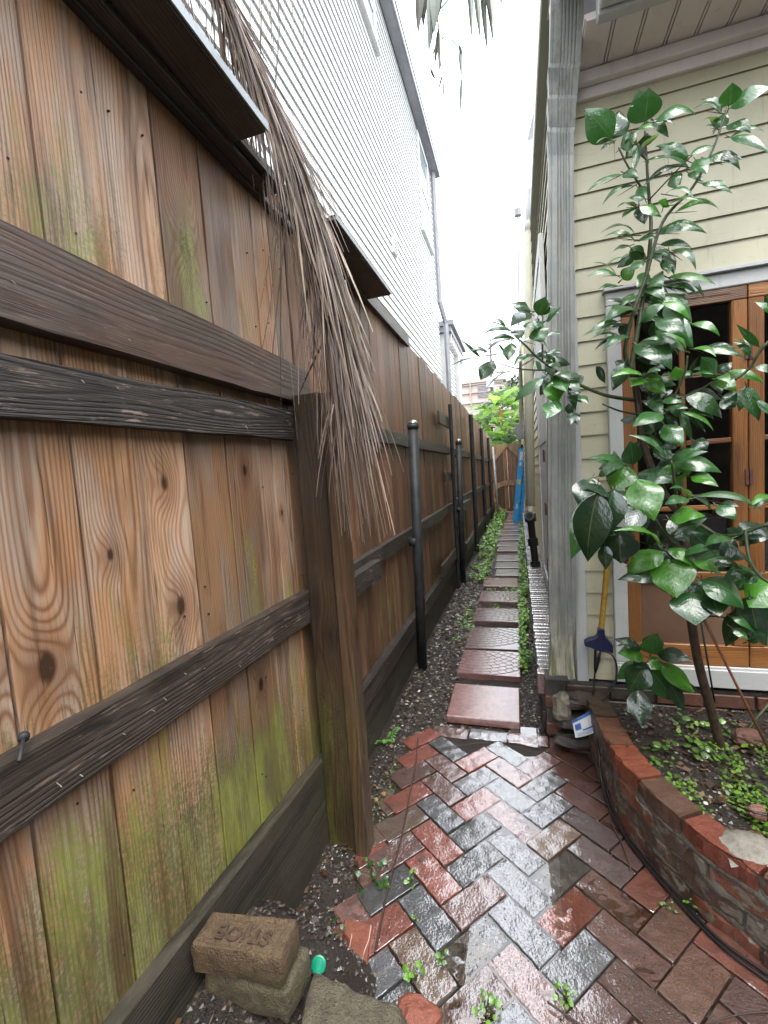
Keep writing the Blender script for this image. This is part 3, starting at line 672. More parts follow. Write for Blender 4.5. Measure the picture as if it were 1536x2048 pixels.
# ================================================================ GATE
GY = 15.1; GL, GR = -.80, .16; GT = 2.22
GATE = thing('garden_gate', 'weathered wooden gate with diamond trim closing the far end of the path', 'gate', ((GL+GR)/2, GY, 0))
for i in range(8):
    mb = MB(); mb.set(S=rseed()); a = GL+(GR-GL)*i/8; mb.box((a+.003, GY, .02), (a+(GR-GL)/8-.003, GY+.02, GT-.03+.01*R_()), ax=2); mb.build('board', M['gate'], GATE)
cx = (GL+GR)/2; w2 = (GR-GL)/2
def gp(poly, name='trim', mat='gatetrim', y=GY-.03):
    mb = MB(); mb.set(S=rseed()); mb.prism([V((x, y, z)) for x, z in poly], (0, .028, 0)); mb.build(name, M[mat], GATE)
gp([(GL, GT), (cx, GT), (cx, GT-.08), (GL, GT-.62)]); gp([(cx, GT), (GR, GT), (GR, GT-.62), (cx, GT-.08)])
arc = [(cx+w2*math.cos(a), .55+.38*math.sin(a)) for a in [PI*k/10 for k in range(11)]]
gp([(GR, .55)]+[(cx+w2*.98*math.cos(a), .55+.33*math.sin(a)) for a in [PI*k/10 for k in range(11)]]+[(GL, .55), (GL, 1.05)]+[(cx-(w2)*math.cos(a), .72+.33*math.sin(a)) for a in [PI*(k+2)/14 for k in range(11)]]+[(GR, 1.05)])
gp([(GL, .55), (GL, .02), (GL+.28, .02)], y=GY-.03); gp([(GR, .55), (GR-.28, .02), (GR, .02)], y=GY-.03)
gp([(GL+.29, .12), (GR-.29, .12), (GR-.29, .02), (GL+.29, .02)], 'bottom_rail', 'gate')

# ================================================================ LEFT NEIGHBOUR HOUSE (white lap siding)
HX = -1.6; HE = 10.42; HT = 8.12
LH = thing('neighbour_house', 'tall two storey house with white lap siding rising behind the fence', 'house', (HX-3, 5, 0))
def laps_x(mb, X, y0, y1, z0, z1, e, proud, sgn, gap_shade=(.10, .10, .09)):
    """lap siding on a wall facing sgn*x"""
    z = z0
    while z < z1-1e-4:
        zt = min(z+e, z1)
        a, b = X+sgn*proud, X+sgn*.001
        mb.add([(a, y0, z), (a, y1, z), (b, y1, zt), (b, y0, zt)], [(0, 1, 2, 3) if sgn > 0 else (3, 2, 1, 0)])
        mb.set(W=1., C=gap_shade); mb.add([(X-sgn*.003, y0, z), (X-sgn*.003, y1, z), (a, y1, z), (a, y0, z)], [(0, 1, 2, 3) if sgn > 0 else (3, 2, 1, 0)]); mb.set(W=0.)  # undersides painted dark: shade of the lap gap, plus groove dirt
        z = zt
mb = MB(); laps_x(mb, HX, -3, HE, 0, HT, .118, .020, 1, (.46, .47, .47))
mb.add([(HX-.003, HE, 0), (HX-6, HE, 0), (HX-6, HE, HT), (HX-.003, HE, HT)], [(0, 1, 2, 3)]); mb.build('siding_wall', M['wsid'], LH)
mb = MB(); mb.box((HX+.02, -3, HT), (HX+.17, HE+.28, HT+.02)); mb.box((HX+.17, -3, HT-.01), (HX+.195, HE+.28, HT+.10)); mb.box((HX-.4, -3, HT+.10), (HX+.195, HE+.28, HT+.12)); mb.build('gutter', M['gutter'], LH, bevel=.006)
mb = MB(); mb.add([(HX+.2, -3, HT+.17), (HX+.2, HE+.3, HT+.17), (HX-3.5, HE+.3, HT+2.2), (HX-3.5, -3, HT+2.2), (HX-7, HE+.3, HT+.17), (HX-7, -3, HT+.17)], [(0, 1, 2, 3), (3, 2, 4, 5)]); mb.build('roof', M['gutter'], LH)
mb = MB(); pts = [(HX+.06, HE+.03, HT), (HX+.06, HE+.03, 5.3), (HX+.13, HE+.3, 4.9), (HX+.13, HE+.3, 3.9), (HX+.08, HE+.32, 0)]
mb.tube(pts, .058, 4); mb.build('downspout', M['gutter'], LH)
def hwin(y0, y1, z0, z1):
    mb = MB(); t = .09
    for a, b in (((y0, z0), (y1, z0+t)), ((y0, z1-t), (y1, z1)), ((y0, z0+t), (y0+t, z1-t)), ((y1-t, z0+t), (y1, z1-t))): mb.box((HX+.004, a[0], a[1]), (HX+.045, b[0], b[1]))
    mb.box((HX+.004, y0+t, (z0+z1)/2-.03), (HX+.035, y1-t, (z0+z1)/2+.03)); mb.box((HX+.004, y0-.04, z0-.05), (HX+.075, y1+.04, z0-.002))
    f = mb.build('window', M['white'], LH); mb = MB(); mb.box((HX-.02, y0+t, z0+t), (HX+.022, y1-t, z1-t)); mb.build('pane', M['bglass'], f)
hwin(8.93, 9.95, 6.18, 7.98); hwin(5.1, 6.25, 7.15, 8.02)
mb = MB(); mb.box((HX+.004, 6.42, 4.62), (HX+.05, 6.62, 4.86)); 
for k in range(4): mb.box((HX+.05, 6.435, 4.65+.05*k), (HX+.06, 6.605, 4.665+.05*k))
mb.build('vent', M['white'], LH)
# second house beyond, only its corner with a cornice
H2 = thing('neighbour_house', 'pale blue house corner with heavy grey cornice just past the white sided house', 'house', (HX-2, 14, 0))
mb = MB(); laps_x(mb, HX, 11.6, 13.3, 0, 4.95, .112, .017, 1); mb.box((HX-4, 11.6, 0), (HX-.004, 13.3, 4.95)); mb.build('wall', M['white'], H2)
mb = MB(); mb.box((HX-4.2, 11.45, 5.10), (HX+.22, 14.3, 5.22)); mb.box((HX-4.1, 11.5, 4.96), (HX+.14, 14.2, 5.095)); mb.build('cornice', M['gutter'], H2)
for k in range(9):
    mb = MB(); yk = 11.7+.3*k; mb.box((HX+.0, yk, 4.72), (HX+.12, yk+.1, 4.955)); mb.build('bracket', M['white'], H2)
mb = MB(); mb.box((HX+.002, 13.0, 0), (HX+.12, 13.35, 4.7)); mb.build('corner_board', M['white'], H2)

# ================================================================ RIGHT HOUSE
WY = 2.40; WZ = .318; CX = .246        # front wall plane, foot of the siding, corner
RH = thing('cream_house', 'cream lap sided house with a wooden casement window and grooved soffit, right of the path', 'house', (2, 4, 0))
EX = .1125
def laps_y(mb, x0, x1, z0, z1, proud=.011):
    z = z0
    while z < z1-1e-4:
        zt = min(z+EX, z1); n = max(1, int((x1-x0)/.25))
        if x1-x0 > .6 and mnoise.noise(V((z*31, x0, 7))) > -.1:
            jx = x0+(x1-x0)*(.5+.9*mnoise.noise(V((z*17, 3, x0))))
            if x0 < jx < x1-.01: mb.set(W=.8, C=(.10, .08, .06)); mb.add([(jx, WY-proud-.0006, z), (jx+.0022, WY-proud-.0006, z), (jx+.0022, WY-.0016, zt-.001), (jx, WY-.0016, zt-.001)], [(0, 1, 2, 3)]); mb.set(W=0.)
        for k in range(n):
            a, b = x0+(x1-x0)*k/n, x0+(x1-x0)*(k+1)/n
            j = .0012*mnoise.noise(V((a*3, z*9, 1))); j2 = .0012*mnoise.noise(V((b*3, z*9, 1)))
            mb.add([(a, WY-proud, z+j), (b, WY-proud, z+j2), (b, WY-.001, zt), (a, WY-.001, zt)], [(0, 1, 2, 3)])
            mb.set(W=.7, C=(.26, .19, .13)); mb.add([(a, WY+.004, z+j), (b, WY+.004, z+j2), (b, WY-proud, z+j2), (a, WY-proud, z+j)], [(0, 1, 2, 3)]); mb.set(W=0.)  # underside colour: brown dirt with the lap's shade painted in
        z = zt
WXL, WXR, WZB, WZT = .425, 1.56, .34, 2.205       # outer edges of the window casing
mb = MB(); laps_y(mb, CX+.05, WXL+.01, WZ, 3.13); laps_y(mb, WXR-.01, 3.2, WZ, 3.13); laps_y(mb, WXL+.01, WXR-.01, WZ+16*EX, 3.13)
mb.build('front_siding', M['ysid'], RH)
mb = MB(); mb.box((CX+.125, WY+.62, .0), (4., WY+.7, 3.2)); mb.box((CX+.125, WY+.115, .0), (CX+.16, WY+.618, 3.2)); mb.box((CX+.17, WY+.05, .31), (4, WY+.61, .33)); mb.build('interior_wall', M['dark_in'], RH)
mb = MB(); mb.box((CX, WY-.022, WZ-.012), (CX+.055, WY+.11, 3.05)); mb.build('corner_board', M['white'], RH, bevel=.003)
# side wall of the house along the path
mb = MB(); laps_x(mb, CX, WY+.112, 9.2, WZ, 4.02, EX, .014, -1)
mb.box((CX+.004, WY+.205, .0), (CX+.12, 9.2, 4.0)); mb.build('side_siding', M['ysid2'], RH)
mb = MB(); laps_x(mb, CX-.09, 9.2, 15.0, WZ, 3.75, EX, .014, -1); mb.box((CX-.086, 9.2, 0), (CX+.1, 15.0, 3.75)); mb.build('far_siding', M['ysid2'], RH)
mb = MB(); mb.box((CX-.012, WY+.1, 4.02), (CX+3, 9.3, 4.12)); mb.build('eave', M['white'], RH)
mb = MB(); mb.box((-.3, -3.9, 0), (5, -3.8, 4.4)); mb.box((2.6, -2.79, 0), (2.7, 2.2, 3.2)); mb.build('light_block_wall', M['blocker'], RH)  # unseen dark walls added behind and beside the camera to cut light
mb = MB(); mb.box((CX-.10, 9.20, 3.755), (CX+3, 15.0, 3.83)); mb.build('eave', M['white'], RH)
# frieze and soffit over the front wall
mb = MB(); mb.box((CX+.0, WY-.03, 3.075), (4, WY+.1, 3.168)); mb.box((CX+.0, WY-.07, 3.12), (4, WY-.0305, 3.17)); mb.build('frieze', M['soffit'], RH, bevel=.006, seg=2)
mb = MB(); x = CX+.085; YO = 2.10
while x < 4:
    mb.box((x+.006, YO, 3.172), (x+.104, WY+.1, 3.182)); mb.box((x+.1095, YO, 3.172), (x+.1155, WY+.1, 3.182)); x += .115
mb.box((CX+.085, YO, 3.1825), (4, WY+.1, 3.20)); mb.build('soffit', M['soffit'], RH)
mb = MB(); mb.box((.372, YO-.05, 3.14), (4, YO-.002, 3.24)); mb.build('fascia', M['white'], RH, bevel=.004)
mb = MB(); mb.box((.372, YO-.14, 3.15), (4, YO-.052, 3.245)); mb.build('gutter', M['white'], RH, bevel=.01, seg=2)
mb = MB(); mb.add([(CX-.0, YO-.12, 3.245), (4, YO-.12, 3.245), (4, 5.5, 5.0), (CX-.0, 5.5, 5.0)], [(0, 1, 2, 3)]); mb.build('roof', M['gutter'], RH)
# window: white casing, wooden casements, muntins, panes
def frame_y(parent, name, x0, x1, z0, z1, t, y0, y1, mat, tb=None, bevel=.003):
    tb = tb or t; mb = MB()
    for a, b, ax in (((x0, z0), (x1, z0+tb), 0), ((x0, z1-t), (x1, z1), 0), ((x0, z0+tb+.001), (x0+t, z1-t-.001), 2), ((x1-t, z0+tb+.001), (x1, z1-t-.001), 2)):
        mb.set(S=rseed()); mb.box((a[0], y0, a[1]), (b[0], y1, b[1]), ax=ax)
    return mb.build(name, mat, parent, bevel=bevel)
WN = frame_y(RH, 'window', WXL, WXR, WZB+.0, WZT, .062, WY-.034, WY+.06, M['white'], tb=.085, bevel=.004)
mb = MB(); mb.box((WXL+.0, WY-.05, WZB-.012), (WXR+.1, WY-.0345, WZB+.075)); mb.build('sill', M['white'], WN, bevel=.003)
mb = MB(); mb.box((WXL-.01, WY-.055, WZT+.001), (WXR+.01, WY+.0, WZT+.018)); mb.build('drip_cap', M['white'], WN, bevel=.002)
ix0, ix1 = WXL+.062, WXR-.062; mid = .985; iz0, iz1 = WZB+.085, WZT-.062
for (a, b) in ((ix0, mid-.002), (mid+.002, ix1)):
    s = frame_y(WN, 'casement', a, b, iz0, iz1, .058, WY-.028, WY+.012, M['sash'], tb=.10)
    # lower wooden panel
    mb = MB(); mb.set(S=rseed()); mb.box((a+.058, WY-.010, iz0+.10), (b-.058, WY+.004, iz0+.40), ax=2); mb.build('panel', M['tanpanel'], s)
    mb = MB(); mb.set(S=rseed()); mb.box((a+.058, WY-.026, iz0+.401), (b-.058, WY+.010, iz0+.45), ax=0)
    g0, g1 = iz0+.45, iz1-.058; xm = (a+b)/2
    mb.set(S=rseed()); mb.box((xm-.011, WY-.022, g0+.001), (xm+.011, WY+.006, g1-.001), ax=2)
    for q in (1, 2, 3):
        zq = g0+(g1-g0)*q/4
        for (c0, c1) in ((a+.059, xm-.0115), (xm+.0115, b-.059)): mb.set(S=rseed()); mb.box((c0, WY-.022, zq-.011), (c1, WY+.006, zq+.011), ax=0)
    mb.build('muntins', M['sash'], s, bevel=.002)
    mb = MB(); mb.add([(a+.058, WY-.002, g0), (b-.058, WY-.002, g0), (b-.058, WY-.002, g1), (a+.058, WY-.002, g1)], [(0, 1, 2, 3)]); mb.build('pane', M['glass'], s)
    for q in range(3):
        zq = iz0+.3+.55*q; mb = MB(); xx_ = b-.004 if a == ix0 else a+.004
        mb.box((xx_-.008, WY-.034, zq), (xx_+.008, WY-.0285, zq+.07)); mb.build('hinge', M['rust'], s)
def inbox(x0, y0, x1, y1, Y, dep, mat, name, label, cat):
    p, q = aty(x0, y1, Y), aty(x1, y0, Y); mb = MB(); mb.box((p.x, Y, min(p.z, q.z)), (q.x, Y+dep, max(p.z, q.z)))
    for k in range(5):
        zz = p.z+(q.z-p.z)*(.15+.15*k); mb.box((p.x+.03, Y-.006, zz), (q.x-.1, Y-.001, zz+.008))
    return tag(mb.build(name, M[mat], bevel=.006), label, cat)
inbox(1300, 1035, 1452, 1150, WY+.14, .25, 'ac', 'window_air_conditioner', 'white slatted appliance standing inside behind the left casement panes', 'appliance')
inbox(1488, 1045, 1640, 1195, WY+.16, .22, 'ac', 'storage_box', 'pale blue white box standing inside behind the right casement panes', 'box')
mb = MB(); rr = random.Random(3); pts_ = []
for i in range(15):
    for k in range(5):
        p = aty(1425+14*i, 1040-13*k, WY+.2+.02*math.sin(i*1.7+k)); pts_.append(p+V((0, 0, .012*math.sin(i*1.3)*(k > 2))))
mb.add(pts_, [(i*5+k, i*5+k+1, (i+1)*5+k+1, (i+1)*5+k) for i in range(14) for k in range(4)]); tag(mb.build('folded_cloth', M['pink'], smooth=True), 'crumpled pink and cream cloth lying on the box inside the window', 'cloth')
# foundation under the front wall and brick ledge along the path
def brick_run(mb, c0, d, up, out, L, h, nL, nC, blen, bh, dep, cols, jit=.004, mort=.010):
    pass
mb = MB(); rr = random.Random(4)
for r in range(5):
    z0 = -.06+.072*r; x = CX-.16+(0 if r % 2 else -.1)
    while x < 3.0:
        L = .195; col = rr.choice([(.16, .07, .045), (.10, .065, .045), (.20, .08, .05), (.085, .07, .05)])
        if x > CX-.19: mb.set(C=col); mb.box((max(x, CX-.165), WY-.03-rr.uniform(0, .012), z0), (x+L, WY+.1, z0+.062), jit=.002)
        x += .205
mb.build('foundation_brick', M['wallbrick'], RH, bevel=.004)
mb = MB(); mb.set(C=(.12, .11, .09)); mb.box((CX-.155, WY-.02, -.06), (3.0, WY+.11, .303)); mb.build('foundation_mortar', M['mortar'], RH)
LG = thing('brick_ledge', 'wet brick-on-edge ledge running along the foot of the cream house beside the path', 'ledge', (.14, 6, 0))
mb = MB(); y = 2.46; rr = random.Random(8); k = 0
while y < 15:
    wd = .058+rr.uniform(-.004, .004); col = rr.choice([(.33, .32, .32), (.40, .38, .38), (.46, .42, .41), (.28, .27, .27), (.38, .32, .30)])
    if k < 2: col = (.30, .12, .10)
    mb.set(C=col); x0 = .055+rr.uniform(-.006, .006); mb.box((x0, y, .18), (CX-.006, y+wd, .300+rr.uniform(-.002, .002)), jit=.0012); y += wd+.004; k += 1
mb.build('coping', M['ledge'], LG, bevel=.004)
mb = MB(); rr = random.Random(9)
for r in range(3):
    y = 2.45+(0 if r % 2 else .1)
    while y < 15:
        mb.set(C=rr.choice([(.10, .05, .035), (.07, .05, .04), (.13, .06, .04)])); mb.box((.068+rr.uniform(-.004, .004), y, -.05+.075*r), (CX-.01, y+.195, .015+.075*r)); y += .205
mb.build('side_brick', M['wallbrick'], LG, bevel=.004)
mb = MB(); mb.set(C=(.07, .065, .055)); mb.box((.074, 2.465, -.06), (CX-.012, 15, .291)); mb.build('mortar', M['mortar'], LG)
# dark opening in the ledge side
# open shutter / door trim on the side wall
mb = MB(); X0 = CX-.05
for a, b in (((3.25, .38), (3.33, 2.95)), ((4.45, .38), (4.60, 2.95)), ((3.33, .38), (4.45, .48)), ((3.33, 2.85), (4.45, 2.95)), ((3.33, 1.6), (4.45, 1.68))): mb.box((X0, a[0], a[1]), (X0+.03, b[0], b[1]))
SH = mb.build('shutter', M['pvcw'], RH, bevel=.003)
mb = MB(); mb.box((X0+.008, 3.331, .481), (X0+.02, 4.449, 2.849)); mb.build('shutter_panel', M['pvcw'], SH)
for z in (.62, 1.05, 1.45, 1.95, 2.4):
    mb = MB(); mb.box((X0-.012, 3.52, z), (X0-.001, 3.60, z+.09)); mb.build('hinge', M['rust'], SH)

# downspout on the corner
def sect(pl, pr, py, Y, dep=.075, wv=0):
    a, b = aty(pl, py, Y), aty(pr, py, Y); return a, b, dep
DS = thing('downspout', 'grey corrugated downspout at the house corner with a mossy broken foot and wrinkled top bend', 'downspout', (.2, 2.3, .4))
S_ = [(1098, 1148, 1345, 2.30), (1101, 1146, 1300, 2.285), (1103, 1147, 1272, 2.28), (1100, 1150, 1262, 2.28), (1098, 1152, 1150, 2.285), (1096, 1152, 1000, 2.29), (1096, 1151, 800, 2.29), (1096, 1149, 600, 2.29), (1097, 1148, 420, 2.285), (1098, 1147, 310, 2.28), (1095, 1148, 265, 2.262), (1098, 1150, 255, 2.268), (1097, 1151, 225, 2.248), (1095, 1153, 198, 2.232), (1098, 1154, 190, 2.240), (1098, 1157, 160, 2.220), (1096, 1160, 135, 2.200), (1099, 1161, 127, 2.208), (1101, 1165, 60, 2.165), (1103, 1170, -60, 2.08)]
secs = []
NC = 28
for i, (l, r, py, Y) in enumerate(S_):
    a, b = aty(l, py, Y), aty(r, py, Y); ring = []
    cr = .0035 if Y > 2.2 else .0028
    for k in range(NC):
        t = k/(NC-1); q = a.lerp(b, t); cor = cr*(1 if k % 3 == 1 else 0) if .32 < t < .9 else (cr*.7 if k == 3 else 0)
        if i < 4: cor = cor*.4+.005*mnoise.noise(V((k*.45, i*1.3, 2)))
        q = V((q.x, q.y+cor, q.z))
        if i == 0: q.z += .012*mnoise.noise(V((k*.7, 0, 3)))+(.0 if k < 20 else -.02); q.y -= .03
        if i == 1: q.y -= .012
        ring.append(q)
    bz_ = .05 if i == 0 else 0
    ring += [V((b.x, b.y+.075, b.z-bz_)), V((a.x, a.y+.075, a.z-bz_))]
    secs.append(ring)
mb = MB(); mb.loft(secs, cap=False)
o = mb.build('pipe', M['ds'], DS); m_ = o.modifiers.new('s', 'SOLIDIFY'); m_.thickness = .002; m_.offset = 0
mb = MB(); 
for zz in (.62, 1.9): 
    c = V((.18+.03*zz/2, 2.28, zz)); mb.box((c.x-.066, c.y-.003, c.z), (c.x+.066, c.y-.0, c.z+.02))
# sewer pipes on the side wall
SP = thing('drain_stack', 'black cast iron drain on the wet ledge with a cream vent pipe above', 'pipe', (.13, 5.2, .3))
b0, b1 = aty(1071, 1122, 5.2), aty(1060, 1030, 5.2)
mb = MB(); b0.z = .29; mb.tube([b0, b1], .040, 14)
for t, r in ((.02, .055), (.10, .055), (.12, .043), (.42, .043), (.44, .058), (.55, .058), (.57, .043), (.88, .044), (.9, .062), (1.02, .062)): pass
d = b1-b0
for t0, t1, r in ((.0, .12, .055), (.42, .56, .057), (.88, 1.03, .062)): mb.tube([b0+d*t0, b0+d*t1], r, 14)
mb.tube([b1+V((0, -.02, -.02)), b1+V((-.01, -.10, .0))], .05, 14); mb.tube([b1+V((-.01, -.10, 0)), b1+V((-.01, -.115, 0))], .036, 10)
mb.build('cast_iron_pipe', M['iron'], SP, smooth=False)
p0, p1_, p2_ = aty(1061, 1012, 5.25), aty(1057, 700, 5.25), aty(1059, 455, 5.25)
mb = MB(); mb.tube([p0, p1_, p2_], .050, 16); mb.build('vent_pipe', M['pvc'], SP, smooth=True)
p3 = aty(1059, 380, 5.25); mb = MB(); mb.tube([p2_, p3], .042, 16); mb.tube([p2_-V((0, 0, .03)), p2_+V((0, 0, .06))], .057, 16); mb.build('vent_top', M['pvcw'], SP, smooth=True)
# thin conduit with cap farther along
mb = MB(); c0, c1 = aty(1040, 895, 10.6), aty(1036, 432, 10.6); mb.tube([c0, c1], .018, 8); mb.tube([c1, c1+V((0, 0, .14))], .075, 8); cb = aty(1042, 868, 10.6); mb.box((cb.x-.1, cb.y-.08, cb.z-.12), (cb.x+.05, cb.y+.04, cb.z+.22))
tag(mb.build('conduit', M['gutter']), 'thin grey electric conduit with a cap, rising on the far house wall above the ladder', 'pipe')

# ================================================================ BLUE LADDER
LD = thing('step_ladder', 'folded blue fibreglass step ladder leaning on the cream house near the gate', 'ladder', (-.05, 11.6, 0))
def beam(a, b, w_, d_, name, mat, parent):
    a, b = V(a), V(b); t = (b-a).normalized(); u = V((1, 0, 0)); u = (u-t*u.dot(t)).normalized(); v_ = t.cross(u)
    mb = MB(); secs = [[p+u*w_*sx+v_*d_*sy for sx, sy in ((-.5, -.5), (.5, -.5), (.5, .5), (-.5, .5))] for p in (a, b)]
    mb.loft(secs); return mb.build(name, mat, parent, bevel=.004)
lb0, lt0 = aty(1031, 1045, 11.5), aty(1044, 897, 11.75); lb1, lt1 = aty(1040, 1043, 11.6), aty(1051, 896, 11.85)
for k, (a, b) in enumerate(((lb0, lt0), (lb1, lt1))):
    q = beam(a, b, .13, .04, 'side_rail', M['blue'], LD); beam(a+V((.02, .34, 0)), b+V((.02, .20, 0)), .05, .03, 'rear_rail', M['blue'], LD)
d = lt0-lb0
for t in (.12, .28, .44, .60, .76, .90): beam(lb0+d*t+V((0, .03, 0)), lb1+(lt1-lb1)*t+V((0, .0, 0)), .02, .07, 'step', M['flash'], LD)
beam(lt0+V((-.06, 0, .02)), lt1+V((.09, .05, .02)), .05, .16, 'top_cap', M['black'], LD)
def sticker(t, h, mat, w_=.07, off=0):
    c = lb0+d*t; mb = MB(); n = V((0, -.022, 0)); dd = d.normalized()
    q = [c-V((w_/2, 0, 0))-dd*h/2, c+V((w_/2, 0, 0))-dd*h/2, c+V((w_/2, 0, 0))+dd*h/2, c-V((w_/2, 0, 0))+dd*h/2]
    mb.prism([p+n for p in q], (0, -.002, 0)); return mb.build('sticker', M[mat], LD)
sticker(.90, .22, 'lbl'); sticker(.79, .10, 'lbl', .05); sticker(.55, .12, 'lbly'); sticker(.22, .12, 'lbl', .045)

# ================================================================ BACKDROP: banana, church-like building, pole, trees
BY = 60.
def bp(x, y, Y=BY): return aty(x, y, Y)
BB = thing('stucco_building', 'beige stucco building with stepped parapet, louver and arched window in the distance', 'building', bp(955, 930))
out = [(905, 1000), (905, 742), (917, 745), (922, 754), (930, 762), (939, 764), (939, 757), (947, 757), (947, 752), (962, 751), (962, 755), (972, 755), (972, 750), (984, 750), (984, 755), (1000, 756), (1010, 760), (1060, 762), (1060, 1000)]
mb = MB(); mb.prism([bp(*p) for p in out], (0, 8, 0)); mb.build('wall', M['beige'], BB)
mb = MB()
for x0, x1, y in ((905, 1060, 792), (905, 1060, 812), (905, 1060, 776), (905, 1060, 772)):
    a, b = bp(x0, y), bp(x1, y-1); mb.box((a.x, BY-.25, a.z), (b.x, BY-.002, a.z+.09))
a = bp(939, 764); mb.box((a.x, BY-.26, 0), (a.x+.15, BY-.003, a.z)); mb.build('string_course', M['beiged'], BB)
mb = MB()
for k in range(9): a, b = bp(956, 773+k*2.7), bp(975, 773+k*2.7); mb.box((a.x, BY-.2, a.z-.07), (b.x, BY-.004, a.z+.03))
mb.build('louver', M['louv'], BB)
mb = MB(); arcp = [(962, 850), (960, 825), (963, 814), (970, 806), (980, 802), (990, 806), (997, 814), (1000, 825), (1000, 850)]
mb.prism([bp(*p)+V((0, -.3, 0)) for p in arcp], (0, .29, 0)); wf = mb.build('window', M['beiged'], BB)
mb = MB(); mb.prism([bp(981+(x-981)*.8, 828+(y-828)*.82)+V((0, -.34, 0)) for x, y in arcp], (0, .036, 0)); mb.build('pane', M['glass'], wf)
UP = thing('utility_pole', 'wooden utility pole with crossarms and a pale transformer in front of the stucco building', 'utility pole', aty(984, 880, 40))
pa, pb = aty(986, 840, 40), aty(980, 668, 40); mb = MB(); mb.tube([pa, (pa+pb)/2, pb], [.16, .13, .05], 8); mb.build('pole', M['pole'], UP)
for yy_, w_ in ((747, 1.1), (710, .5), (689, .35)):
    mb = MB(); c = aty(983, yy_, 40); mb.box((c.x-w_, c.y-.1, c.z-.06), (c.x+w_, c.y+.02, c.z+.06)); ca = mb.build('crossarm', M['pole'], UP)
    if w_ > 1:
        for dx in (-.9, -.4, .5, .9): mb = MB(); mb.tube([c+V((dx, 0, .061)), c+V((dx, 0, .3))], .05, 6); mb.build('insulator', M['pole'], ca)
mb = MB(); a, b = aty(981, 777, 40), aty(981, 757, 40); mb.tube([a+V((.0, -.4, 0)), b+V((.0, -.4, 0))], .30, 12); mb.build('transformer', M['trafo'], UP)
for (x0, y0, Y0, x1, y1, Y1) in ((983, 790, 40, 940, 830, 30), (983, 781, 40, 935, 826, 28)):
    a, b = aty(x0, y0, Y0), aty(x1, y1, Y1); mb = MB(); mb.tube([a.lerp(b, t)-V((0, 0, .4*math.sin(PI*t))) for t in [k/8 for k in range(9)]], .035, 5)
    mb.build('wire', M['black'], UP)
def ribbon_leaf(mb, base, tip, nrm, w_, col, nu=8, nv=4, droop=.12, fold=.25, curl=0.):
    """leaf blade from base to tip, half-folded along the midrib"""
    base, tip = V(base), V(tip); ax = tip-base; L = ax.length; ax.normalize()
    n = (V(nrm)-ax*V(nrm).dot(ax)); 
    if n.length < 1e-4: n = V((0, 0, 1))-ax*ax.z
    n.normalize(); sd = ax.cross(n); vs = []; P = []
    for i in range(nu+1):
        u = i/nu; prof = (math.sin(PI*u**.82)**.9)*(1-.32*u**2.5)*1.08 if 0 < u < 1 else 0
        c = base+ax*(L*u)+n*(L*droop*(4*u*(1-u)))
        for j in range(-nv//2, nv//2+1):
            v_ = j/(nv/2); hw = w_/2*prof
            p = c+sd*(v_*hw)+n*(-abs(v_)*hw*fold*-1 if False else abs(v_)*hw*fold*(-1))+n*(curl*hw*math.sin(u*9+j))
            vs.append(p); P.append((u, v_, 0))
    m = nv+1; mb.set(C=col); mb.add(vs, [(i*m+j, i*m+j+1, (i+1)*m+j+1, (i+1)*m+j) for i in range(nu) for j in range(nv)], P)
BN = thing('banana_plant', 'bright green banana clump with ragged paddle leaves rising behind the gate', 'banana plant', (-.3, 17.5, 0))
mb = MB(); rr = random.Random(21)
for k in range(300):
    cxp = rr.uniform(955, 1046); top_ = 775+max(0, (1000-cxp))*.9; cyp = top_+(893-top_)*rr.random()**.9
    a_ = rr.uniform(-.4, PI+.4); L = rr.uniform(18, 42); Y = 17+rr.uniform(-.9, 1.8)
    a, b = aty(cxp, cyp, Y), aty(cxp+L*math.cos(a_), cyp+L*math.sin(a_)*.55-4, Y-rr.uniform(-.4, .7)); g_ = rr.uniform(.6, 1.3)
    ribbon_leaf(mb, a, b, (rr.uniform(-.6, .6), -1, rr.uniform(.4, 1.8)), rr.uniform(6, 13)/FPX*17, rr.choice([(.20*g_, .34*g_, .07), (.10*g_, .20*g_, .05), (.30*g_, .40*g_, .12), (.05*g_, .11*g_, .03)]), droop=rr.uniform(.08, .28), fold=.5, nu=6, curl=.15)
for (bx, by, tx, ty, w_) in ((1000, 800, 1036, 778, 14), (1000, 805, 962, 842, 14), (1005, 850, 1040, 838, 12), (995, 815, 978, 786, 12), (1010, 800, 1040, 812, 12)):
    ribbon_leaf(mb, aty(bx, by, 16.5), aty(tx, ty, 16.2), (0, -1, 1), w_/FPX*17*1.3, (.26, .42, .10), droop=.2, fold=.4, nu=8, curl=.1)
mb.build('foliage', M['ban'], BN)
mb = MB()
for (x, y) in ((1000, 870), (985, 880), (1020, 875)): a = aty(x, y, 17.6); mb.tube([(a.x, a.y, 0), a, a+V((0, 0, .5))], [.12, .09, .03], 8)
mb.build('stem', M['gbark'], BN)
mb = MB(); ribbon_leaf(mb, aty(1000, 815, 16.6), aty(1003, 848, 16.6), (0, -1, .2), .11, (.36, .15, .08)); mb.build('dead_leaf', M['ban'], BN)
TR = thing('tree', 'dark bushy treetop beside the utility pole beyond the banana plant', 'tree', aty(1025, 880, 30))
mb = MB(); rr = random.Random(5)
